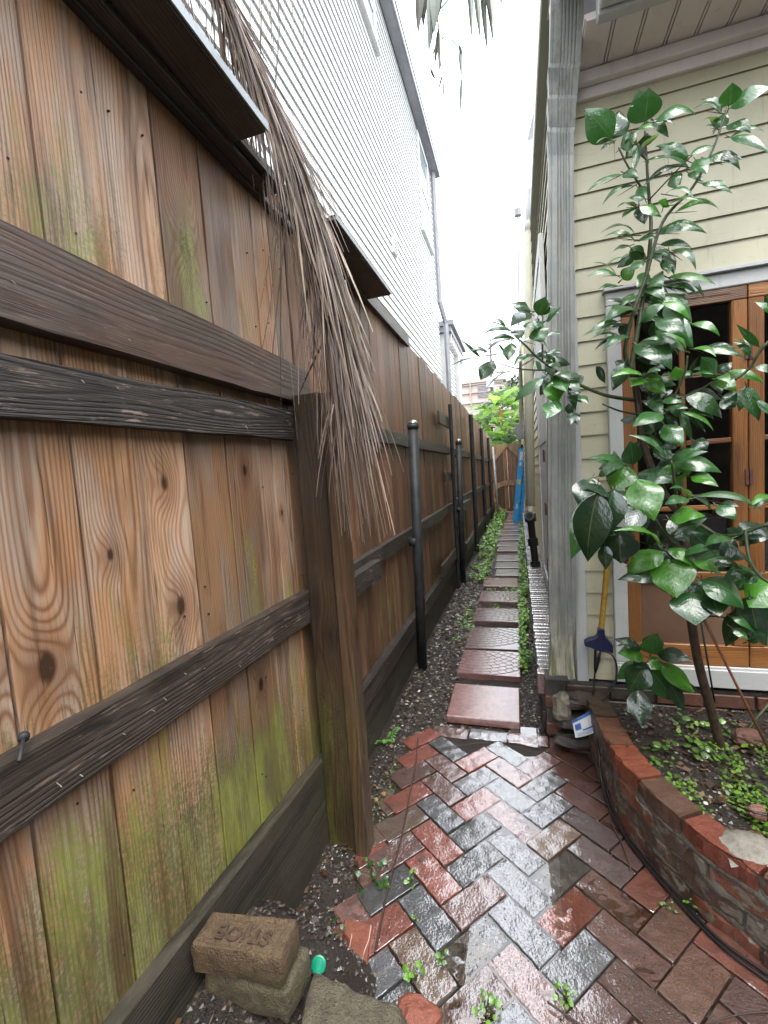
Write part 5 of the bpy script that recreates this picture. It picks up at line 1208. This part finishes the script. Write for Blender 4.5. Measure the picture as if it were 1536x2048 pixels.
seedling(atz(648, 1640, .02), .01, 5, .03, G2, 'narrow green sprout squeezed between fence board and timber post', 'narrow', 13, .05)
for k, (px, py) in enumerate(((1352, 1445), (1420, 1455), (1395, 1512), (1330, 1500))):
    seedling(atz(px, py, .21), .030, 7, .030, [(.10, .22, .05), G2, G1, G1][k], ['pale leafed sprout in the bed just left of the tree trunk base', 'small pale sprout right at the tree trunk base', 'heart-leaved seedling at the near side of the trunk on bare soil', 'creeping sprout just inside the planter wall by the second coping brick'][k], 'round', 20+k, .035)
# twigs, husks, edging root
mb = MB(); pts = [(836, 1475), (831, 1530), (818, 1595), (806, 1660), (790, 1720), (771, 1800), (757, 1870), (750, 1905)]
mb.tube(spline([atz(x, y, .006) for x, y in pts], 5), .0035, 6); tag(mb.build('root', M['twig'], smooth=True), 'long thin root running along the left border of the herringbone bricks', 'root')
for k, (pl, r, lab) in enumerate((([(1095, 2004), (1140, 2035), (1175, 2060)], .003, 'thin twig at the bottom edge right of the frilly sprig'), ([(1400, 2060), (1440, 2038), (1500, 2026), (1560, 2022)], .0018, 'pale curved twig in the bottom right corner'), ([(1010, 1205), (1045, 1222), (1052, 1240)], .004, 'long twig lying across the fourth paver'), ([(870, 1497), (980, 1484), (1040, 1482)], .0015, 'hair-thin twig lying across the end of the paving by the puddle'), ([(670, 1700), (700, 1735), (712, 1745)], .004, 'short grey twig at the foot of the timber post'), ([(1215, 1570), (1222, 1640), (1245, 1690), (1262, 1740)], .0025, 'dark vine stem trailing over the wet bricks beside the cables'))):
    mb = MB(); z = .045 if k == 2 else .008; mb.tube(spline([atz(x, y, z) for x, y in pl], 5), r, 6); tag(mb.build('twig', M['twig'], smooth=True), lab, 'twig')
for k, (px, py, lab) in enumerate(((768, 1588, 'pale yellow curled husk on the dirt, upper of two right of the timber post'), (752, 1600, 'pale yellow curled husk on the dirt, lower of two right of the timber post'))):
    rock('husk', atz(px, py, .01), .011, M['husk'], lab, 'husk', seed=k, sq=(1, .8, .7), group='husks by the timber post')

# ================================================================ THE YOUNG TREE
TREE = thing('young_tree', 'young broadleaf tree with large glossy dark green leaves in front of the window', 'tree', atz(1440, 1490, .2))
mb = MB()
def br(pts, r0, r1, mat=None):
    q = spline([aty(x, y, Y) for x, y, Y in pts], 6); n = len(q); b_ = MB(); b_.tube(q, [r0+(r1-r0)*k/(n-1) for k in range(n)], 8); b_.build('trunk' if r0 > .015 else 'branch', M['bark'] if r0 > .015 else M['gbark'], TREE, smooth=True)
br([(1442, 1500, 2.08), (1425, 1430, 2.06), (1398, 1330, 2.03), (1382, 1235, 2.0), (1372, 1120, 1.98), (1365, 1040, 1.98), (1330, 990, 1.99), (1290, 900, 2.0), (1275, 800, 2.0), (1268, 755, 2.0)], .019, .012)
br([(1268, 755, 2.0), (1262, 740, 2.0), (1272, 680, 2.0), (1285, 600, 2.02), (1297, 520, 2.03), (1302, 450, 2.04), (1297, 380, 2.05), (1292, 300, 2.05), (1290, 262, 2.05)], .011, .004)
br([(1262, 740, 2.0), (1250, 700, 1.97), (1268, 620, 1.96), (1290, 560, 1.96), (1325, 445, 1.95), (1385, 375, 1.95), (1425, 300, 1.95), (1455, 215, 1.95)], .009, .003)
br([(1290, 385, 2.04), (1260, 340, 2.02), (1237, 295, 2.0)], .004, .003); br([(1298, 400, 2.04), (1350, 345, 2.0), (1395, 300, 1.98)], .003, .002)
br([(1268, 800, 2.0), (1210, 790, 1.97), (1150, 765, 1.92), (1110, 740, 1.88), (1075, 715, 1.85), (1050, 690, 1.83), (1030, 672, 1.82)], .008, .003)
br([(1110, 740, 1.88), (1040, 738, 1.85), (985, 722, 1.82)], .004, .002); br([(1085, 720, 1.86), (1085, 665, 1.87), (1086, 630, 1.88)], .004, .0025)
br([(1285, 830, 1.98), (1240, 822, 1.93), (1205, 808, 1.9)], .005, .003)
br([(1300, 860, 1.98), (1330, 825, 1.93), (1350, 790, 1.9), (1370, 745, 1.88), (1375, 712, 1.87)], .006, .003); br([(1345, 800, 1.9), (1390, 785, 1.88), (1430, 760, 1.86)], .0035, .002)
br([(1365, 1040, 1.98), (1352, 985, 1.9), (1345, 935, 1.86), (1342, 920, 1.86)], .007, .003)
br([(1365, 1040, 1.98), (1400, 1050, 1.85), (1435, 1070, 1.8), (1475, 1070, 1.75), (1530, 1050, 1.72), (1580, 1050, 1.7)], .008, .006)
br([(1372, 1100, 1.98), (1340, 1080, 1.85), (1315, 1045, 1.8), (1290, 1010, 1.78)], .005, .003)
br([(1372, 1130, 1.98), (1350, 1120, 1.8), (1330, 1100, 1.7)], .005, .003); br([(1490, 1060, 1.74), (1500, 1120, 1.7), (1530, 1160, 1.68), (1590, 1180, 1.66)], .006, .005)
br([(1382, 1235, 2.0), (1450, 1235, 1.9), (1500, 1270, 1.85)], .004, .002); br([(1590, 650, 1.8), (1530, 690, 1.8), (1500, 735, 1.82), (1470, 760, 1.83)], .006, .004)
br([(1415, 1400, 2.06), (1350, 1340, 2.04), (1300, 1312, 2.03)], .003, .002)
D1, D2, D3, D4 = (.020, .082, .020), (.032, .125, .026), (.065, .23, .018), (.010, .042, .014)
LS = []
def addl(ox, oy, s_, Y, tone, rows, dy=0):
    for r in rows:
        bx, by, tx, ty, w_ = r[:5]; LS.append((ox+bx/s_, oy+by/s_, ox+tx/s_, oy+ty/s_, w_/s_, Y, r[5] if len(r) > 5 else tone))
addl(1000, 0, 2.866, 2.0, D2, [(640,800,500,640,130),(690,850,780,760,110),(830,700,850,520,125),(830,690,735,620,45),(790,740,875,735,40,D3),(890,700,1105,665,90),(880,690,960,780,40),(640,820,560,820,30),(835,840,900,770,75),(780,830,725,895,45),(790,830,765,980,35),(1310,610,1330,485,85),(1320,620,1536,510,100),(1270,650,1115,630,50),(1240,735,1290,650,75),(1245,740,1175,690,50),(1300,720,1425,760,75),(1320,785,1525,870,45),(1080,925,905,845,65),(1090,890,1220,840,45),(1085,960,835,935,65),(1120,915,1180,990,70),(1180,910,1360,975,75),(1155,1050,1315,1105,55),(990,1005,1010,1075,55),(1080,990,1160,1045,40),(700,1000,515,1095,50),(710,990,790,1020,50),(770,1065,600,1170,45),(790,1075,830,1130,50),(945,1115,1100,1140,35),(830,1140,745,1135,40),(780,1190,680,1190,45),(800,1180,915,1240,75,D3),(935,1190,950,1140,60,D3),(1000,1220,1235,1205,50,D3),(960,1180,1130,1155,35,D3),(880,1340,1160,1340,75),(780,1350,590,1340,50,D1),(770,1375,610,1360,25),(790,1380,890,1370,45),(915,1400,1085,1420,45),(970,1440,1110,1540,50),(740,1410,655,1440,30),(750,1420,820,1480,60),(720,1475,605,1545,22),(960,1490,965,1565,50),(880,1450,960,1465,40),(670,1580,515,1585,40),(700,1600,770,1540,60,D3),(870,1600,930,1640,70),(960,1590,1215,1630,50,D3),(940,1640,1120,1700,40),(680,1640,570,1660,40),(780,1780,610,1850,90),(720,1860,495,1920,45),(860,1700,1080,1850,110),(950,1830,800,1850,60),(1090,1860,1245,1920,45,D3),(900,1830,1090,1980,120),(700,1940,530,1945,30),(830,1500,740,1560,60),(850,1560,790,1640,60),(820,1700,700,1760,60),(840,1650,940,1720,60)])
addl(860, 560, 5.908, 1.86, D1, [(1200,370,975,350,80),(1280,420,1360,215,170,D2),(1340,400,1435,280,80),(1370,480,1536,330,100,D2),(1190,400,970,540,220),(1250,480,1270,560,120),(900,560,645,550,60),(990,620,645,660,90),(1000,580,1080,680,120),(1090,540,1250,590,90,D2),(1250,560,1330,720,180,D2),(1005,690,660,870,110),(960,740,925,940,130),(680,850,450,880,60),(600,920,275,1015,40),(735,950,610,1165,180),(900,880,740,900,30),(1200,880,1000,1010,100),(1190,950,1075,1040,60),(1340,1160,1020,1420,130),(1060,1080,690,1280,30),(1450,1200,1500,1440,210,D3),(1500,1400,1380,1620,170,D2),(1100,720,1370,800,90),(1240,900,1390,960,100),(1390,860,1536,860,80),(1400,640,1536,640,110),(1320,1060,1250,960,90),(1400,1000,1536,1040,120),(1450,1130,1640,1180,150),(1560,1200,1760,1330,130),(1600,1150,1800,1180,110),(1640,1320,1720,1480,110,D4),(1700,1400,1860,1460,110),(1480,1120,1600,1300,170,D2),(1700,1560,1660,1700,100,D4)])
addl(1180, 550, 4.315, 1.92, D2, [(400,300,150,390,150),(350,540,130,650,110,D1),(220,540,20,560,40),(240,400,0,500,50),(440,410,640,260,100),(620,240,840,380,70,D3),(640,260,800,420,100),(560,400,830,560,110),(880,420,1100,520,60,D3),(820,660,490,570,110),(830,650,600,520,60,D3),(880,640,1070,700,60,D3),(960,640,1310,710,90),(400,600,680,800,200,D1),(300,760,200,980,110,D4),(470,880,210,880,90,D3),(470,890,360,960,120,D3),(480,870,640,1010,110,D3),(500,850,600,830,80),(740,900,620,880,70),(760,910,740,800,90,D3),(780,880,870,830,70),(860,870,1050,860,50),(1080,870,970,720,120,D1),(1100,850,1215,760,100,D4),(1080,900,1200,930,90,D3),(1110,920,1250,1000,100,D3),(1190,830,1480,930,60,D3),(1350,960,1430,1215,100),(1440,1080,1600,1230,60),(1460,620,1280,440,50),(1560,330,1430,240,60),(630,1200,390,1300,140),(820,1040,1110,1220,140),(650,1160,830,1150,90),(780,1180,1040,1330,60,D3),(850,1160,1050,1240,80,D1),(640,1290,790,1460,130),(1140,1050,1250,1130,150,D4),(660,1600,360,1400,90),(700,1590,990,1530,90),(720,1620,1100,1700,140),(730,1620,740,1790,190,D3),(790,1580,910,1680,80),(320,1640,0,1590,90),(330,1650,200,1850,210,D3),(410,1720,710,1790,140,D1),(870,1740,1090,1820,100,D3),(370,1640,350,1450,140,D1),(520,1050,620,1190,90,D1),(560,1350,460,1250,110,D1),(900,1430,1000,1500,120,D4),(620,1090,800,1100,70),(1390,700,1250,590,50),(1420,800,1560,860,70),(1340,600,1250,560,40),(240,1700,60,1620,80,D1),(560,1480,700,1600,100,D1)])
addl(1180, 950, 3.725, 1.86, D4, [(20,20,-60,240,170),(60,60,20,560,210),(190,200,60,330,190),(150,380,260,640,190),(60,330,-50,430,120),(60,10,250,-60,120,D1),(300,60,420,190,120,D1),(900,250,760,160,90,D1),(700,430,860,330,120,D1),(980,560,900,700,140,D1),(420,650,300,770,120,D1)])
addl(1180, 950, 3.725, 1.74, D2, [(355,30,470,315,190,D3),(180,110,120,420,190,D4),(540,560,205,430,95,D3),(540,570,300,730,150,D3),(590,620,640,890,230,D3),(580,550,780,700,95,D3),(700,570,880,560,110),(770,650,965,740,95,D3),(590,330,840,310,160,D3),(740,180,570,220,100),(780,160,1250,280,65,D2),(950,230,1080,330,90),(1300,375,1110,480,150,D4),(1060,470,870,530,100,D2),(1240,720,1050,520,150,D4),(1100,690,890,640,90,D1),(1260,740,1010,770,160,D1),(740,870,785,1100,220,D1),(830,780,1120,980,210,D1),(900,900,960,1040,130,D4),(1380,800,1200,970,200,D3),(1190,900,1260,1220,160,D4),(1400,180,1200,240,70,D3),(1050,1060,1200,1170,70),(1060,1140,1170,1220,60),(500,760,230,780,100,D4),(150,160,-70,90,110,D4),(60,130,-10,600,220,D4),(220,440,230,640,200,D4),(110,520,120,690,80,D4),(420,440,300,330,100,D4),(620,460,780,380,120,D4),(900,560,760,430,100,D4),(600,880,560,760,90,D4),(1150,1000,1300,1250,130,D4),(1180,1240,1300,1200,100,D4),(380,240,290,420,110,D4)])
addl(1180, 950, 3.725, 2.02, D1, [(400,1350,220,1330,130,D3),(450,1330,470,1190,130,D2),(380,1300,195,1230,80,D4),(500,1330,750,1390,110,D4),(520,1400,760,1610,110,D3),(410,1420,300,1600,160),(450,1450,590,1660,150),(360,1600,380,1850,130,D4),(600,1560,690,1740,80,D4),(440,1370,540,1440,90,D3),(420,1400,330,1430,90,D4)])
r5 = random.Random(55)
for L_ in list(LS):       # a second, darker, shade-coloured layer of leaves behind the first
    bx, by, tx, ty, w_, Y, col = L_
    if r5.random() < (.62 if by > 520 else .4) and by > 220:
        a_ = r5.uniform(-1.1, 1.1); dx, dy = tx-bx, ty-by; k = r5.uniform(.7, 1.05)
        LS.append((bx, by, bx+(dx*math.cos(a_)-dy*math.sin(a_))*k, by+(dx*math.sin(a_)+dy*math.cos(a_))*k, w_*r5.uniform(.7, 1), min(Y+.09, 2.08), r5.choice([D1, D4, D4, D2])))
lm = MB(); rr = random.Random(77); pm = MB()
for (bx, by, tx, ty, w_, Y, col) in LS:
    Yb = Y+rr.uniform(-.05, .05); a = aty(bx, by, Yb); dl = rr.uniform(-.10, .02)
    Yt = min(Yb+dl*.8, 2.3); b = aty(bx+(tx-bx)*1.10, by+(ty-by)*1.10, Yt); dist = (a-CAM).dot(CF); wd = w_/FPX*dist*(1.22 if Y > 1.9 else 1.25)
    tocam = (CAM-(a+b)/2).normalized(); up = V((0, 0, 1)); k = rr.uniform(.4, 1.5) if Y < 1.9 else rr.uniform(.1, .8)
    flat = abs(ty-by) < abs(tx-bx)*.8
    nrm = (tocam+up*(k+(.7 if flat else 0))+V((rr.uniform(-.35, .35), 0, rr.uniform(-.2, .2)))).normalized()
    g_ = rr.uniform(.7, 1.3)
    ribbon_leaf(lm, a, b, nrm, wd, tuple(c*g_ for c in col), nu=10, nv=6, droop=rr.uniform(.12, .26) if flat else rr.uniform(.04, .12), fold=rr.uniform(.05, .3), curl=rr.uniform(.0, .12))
    d = (b-a).normalized(); pm.tube([a-d*.018, a+d*.01, a+d*(b-a).length*.5], [.0018, .0016, .0008], 4)
# small filler leaves round the branches, farther back
for _ in range(60):
    t = rr.random(); bx, by = rr.choice([(1290, 600), (1285, 700), (1290, 850), (1330, 800), (1340, 960), (1400, 1060), (1100, 740), (1180, 780), (1320, 1080), (1460, 1100), (1300, 480)])
    bx += rr.gauss(0, 22); by += rr.gauss(0, 28); a_ = rr.uniform(0, 2*PI); L = rr.uniform(28, 60); a = aty(bx, by, 2.07+rr.uniform(-.03, .05)); b = aty(bx+L*math.cos(a_), by+L*abs(math.sin(a_))*.8, 2.10)
    ribbon_leaf(lm, a, b, (rr.uniform(-.3, .3), -1, rr.uniform(.1, .8)), .045, rr.choice([D1, D4, D4]), nu=7, nv=4, droop=.1, fold=.2)
tag(lm.build('foliage', M['leaf'], TREE, smooth=True), None, None); tag(pm.build('leaf_stalks', M['gbark'], TREE), None, None, None, 'stuff')

# ================================================================ DEAD PALM FROND over the fence
FR = thing('dead_palm_frond', 'long dry brown palm frond drooping over the fence top in front of the timber post', 'palm frond', aty(560, 300, 1.35))
rach = spline([aty(395, -130, 1.15), aty(455, 0, 1.22), aty(505, 110, 1.28), aty(560, 225, 1.33), aty(605, 345, 1.36), aty(645, 460, 1.38), aty(668, 560, 1.40), aty(690, 680, 1.42)], 8)
mb = MB(); n = len(rach); mb.set(C=(.36, .28, .19)); mb.tube(rach, [.013*(1-k/n)+.002 for k in range(n)], 7); mb.build('midrib', M['palm'], FR, smooth=True)
mb = MB(); rr = random.Random(13)
pal = [(.34, .25, .185), (.25, .18, .14), (.15, .095, .078), (.42, .33, .24), (.30, .22, .18), (.08, .048, .04)]
def strand(a, d0, b, w_, col, n=9):
    """leaflet: leaves the rib along d0 and hangs to b; a folded narrow strip"""
    L = (b-a).length; c1 = a+d0*L*.2+(b-a)*.12; c2 = b-(b-a)*.28+V((0, 0, L*.06)); pts = []
    for k in range(n+1):
        t = k/n; pts.append(a*(1-t)**3+c1*3*t*(1-t)**2+c2*3*t*t*(1-t)+b*t**3)
    vs = []; ang_ = rr.uniform(0, PI); sdv = V((math.cos(ang_), math.sin(ang_)*.6, 0)); nv_ = V((-math.sin(ang_), math.cos(ang_), 0))
    for k, p in enumerate(pts):
        ww = w_*(.5+.5*math.sin(PI*min(1, .25+k/n*.75)))*(1-.55*(k/n)**3); tw = .35*math.sin(k*.4+ang_)
        s2 = sdv*math.cos(tw)+nv_*math.sin(tw)
        vs += [p-s2*ww*.5, p+nv_*ww*.22, p+s2*ww*.5, p-nv_*ww*.12]
    g0_ = rr.uniform(.7, 1.25); mb.set(C=tuple(c*g0_ for c in col)); m = 4
    mb.add(vs, [(k*m+i, k*m+(i+1) % m, (k+1)*m+(i+1) % m, (k+1)*m+i) for k in range(n) for i in range(m)])
N_ = 210
for i in range(N_):
    t = (i/N_)**.9; k = min(n-2, int(t*(n-1))); a = rach[k].lerp(rach[k+1], t*(n-1)-k); tg = (rach[k+1]-rach[k]).normalized()
    side = rr.choice((-1, 1)); px = (a-CAM); 
    X = 768+FPX*px.dot(CR)/px.dot(CF); Yp_ = 1024-FPX*px.dot(CU)/px.dot(CF)
    ln = rr.uniform(240, 520)*(1 if t < .75 else .8); sp = rr.gauss(.20+.10*t, .085)
    ty = Yp_+ln; tx = X+sp*ln*(.95-.5*t)+rr.gauss(0, 14)*(1+t)-10*(side < 0)
    if ty > 1130: ty = 1130-rr.random()*180
    if t > .45 and ty > 640: tx = 520+rr.random()**.8*300*(.35+.65*min(1, (ty-500)/450)) if rr.random() < .25 else tx
    tx = min(tx, 640+(ty-400)*.30) if ty > 400 else min(tx, 480+ty*.38)
    tx = tx+18*smooth(ty, 330, 460)
    if ty > 560: tx = max(tx, 540+(ty-560)*.17+rr.uniform(0, 60))
    Ye = 1.36+rr.uniform(-.07, .06)
    b = aty(tx, ty, Ye)
    d0 = (tg*.9+V((side*.12, rr.uniform(-.15, .15), -.15))).normalized()
    strand(a, d0, b, rr.uniform(.006, .013), rr.choice(pal))
for _ in range(110):
    t = rr.uniform(.25, 1); k = min(n-2, int(t*(n-1))); a = rach[k]; ty = rr.uniform(760, 1090); m_ = 685+(ty-800)*.15; tx = m_+rr.gauss(0, 45)*(1 if ty < 950 else .75)
    strand(a, ((rach[k+1]-rach[k]).normalized()*.6+V((rr.uniform(-.2, .2), rr.uniform(-.1, .1), -.3))).normalized(), aty(tx, ty, 1.36+rr.uniform(-.06, .05)), rr.uniform(.006, .011), rr.choice(pal[:5]))
for _ in range(190):      # leaflets lying close along the rib
    t = rr.uniform(0, .62); k = min(n-2, int(t*(n-1))); k2 = min(n-1, k+int(rr.uniform(10, 24))); off = rr.gauss(6, 26)
    q = rach[k2]-CAM; X2 = 768+FPX*q.dot(CR)/q.dot(CF)+off; Y2 = 1024-FPX*q.dot(CU)/q.dot(CF)+rr.uniform(0, 120)
    strand(rach[k]+V((rr.uniform(-.012, .012), 0, 0)), (rach[k+1]-rach[k]).normalized(), aty(X2, Y2, 1.33+rr.uniform(-.07, .05)), rr.uniform(.005, .011), rr.choice(pal[:5]))
# hand placed outer strands
for (x0, y0, x1, y1) in ((560, 330, 500, 745), (558, 380, 562, 820), (552, 400, 595, 880), (555, 380, 540, 640), (470, 60, 475, 250), (430, 0, 560, 130), (700, 620, 808, 945), (640, 420, 790, 905), (690, 560, 742, 700), (660, 600, 770, 1075), (650, 560, 762, 1100), (600, 340, 700, 590), (400, 0, 445, 160), (375, -30, 400, 90), (520, 60, 560, 110), (640, 560, 690, 1000), (560, 420, 470, 990)):
    strand(aty(x0, y0, 1.33), V((0, 0, -1)), aty(x1, y1, 1.34), .006, rr.choice(pal[:4]))
for _ in range(26):       # ladder of thin leaflets at the top left, against the white siding
    x0 = rr.uniform(350, 460); y0 = rr.uniform(-80, 20); strand(aty(x0, y0, 1.2), V((.3, 0, -1)).normalized(), aty(x0+rr.uniform(0, 60), y0+rr.uniform(80, 190), 1.25), .004, rr.choice(pal))
for _ in range(22):
    x0 = rr.uniform(480, 600); y0 = rr.uniform(-120, -40); strand(aty(x0, y0, 1.3), V((.3, 0, -1)).normalized(), aty(x0+rr.uniform(-10, 40), y0+rr.uniform(140, 300), 1.32), .004, rr.choice(pal))
mb.build('leaflets', M['palm'], FR)
# green palm fronds hanging into the sky
def gfrond(label, rx, items, seed, Y=3.2):
    t = thing('palm_frond', label, 'palm frond', aty(rx[0][0], rx[0][1], Y)); m1 = MB(); m1.set(C=(.10, .12, .06)); q = spline([aty(x, y, Y) for x, y in rx], 6); m1.tube(q, [.008*(1-.8*k/len(q)) for k in range(len(q))], 6); m1.build('midrib', M['palm'], t)
    m2 = MB(); r2 = random.Random(seed)
    for (x0, y0, x1, y1, w_) in items:
        a, b = aty(x0, y0, Y+r2.uniform(-.05, .05)), aty(x1, y1, Y+r2.uniform(-.1, .1)); ribbon_leaf(m2, a, b, (r2.uniform(-.6, .6), -1, .1), w_/FPX*Y*1.1, r2.choice([(.05, .085, .055), (.07, .10, .07), (.11, .11, .08)]), nu=7, nv=2, fold=.4, droop=.03)
    m2.build('leaflets', M['palm'], t)
gfrond('ragged green palm frond hanging into the top of the sky, left of two', [(850, -60), (868, 0), (878, 60), (880, 110), (885, 160), (888, 198)],
  [(842, -60, 836, 72, 16), (850, -50, 846, 60, 12), (862, -50, 857, 118, 12), (866, -40, 862, 90, 16), (872, -60, 868, 70, 18), (858, -40, 840, 30, 10), (878, -40, 872, 50, 16), (878, 50, 868, 140, 6), (876, 60, 880, 160, 5), (880, 20, 905, -10, 4), (882, 40, 905, 10, 4), (882, 60, 898, 40, 4), (882, 80, 890, 70, 4), (872, 90, 862, 120, 4), (860, 135, 872, 162, 5), (872, 120, 868, 110, 3), (884, 150, 876, 185, 4), (886, 160, 888, 198, 4), (900, 74, 918, 100, 5), (920, 95, 924, 160, 6), (924, 150, 919, 242, 5), (918, 88, 926, 120, 5)], 3)
gfrond('ragged green palm frond hanging into the top of the sky, right of two', [(960, -80), (966, -30), (970, 10)],
  [(940, -60, 944, 84, 9), (948, -60, 962, 92, 9), (962, -60, 976, 114, 9), (968, -60, 988, 100, 8), (958, -40, 952, 40, 7), (975, -60, 986, 50, 12), (985, -60, 994, 10, 7), (1000, -40, 1003, 17, 5), (935, -60, 938, 20, 7), (905, -50, 922, 8, 5)], 4)
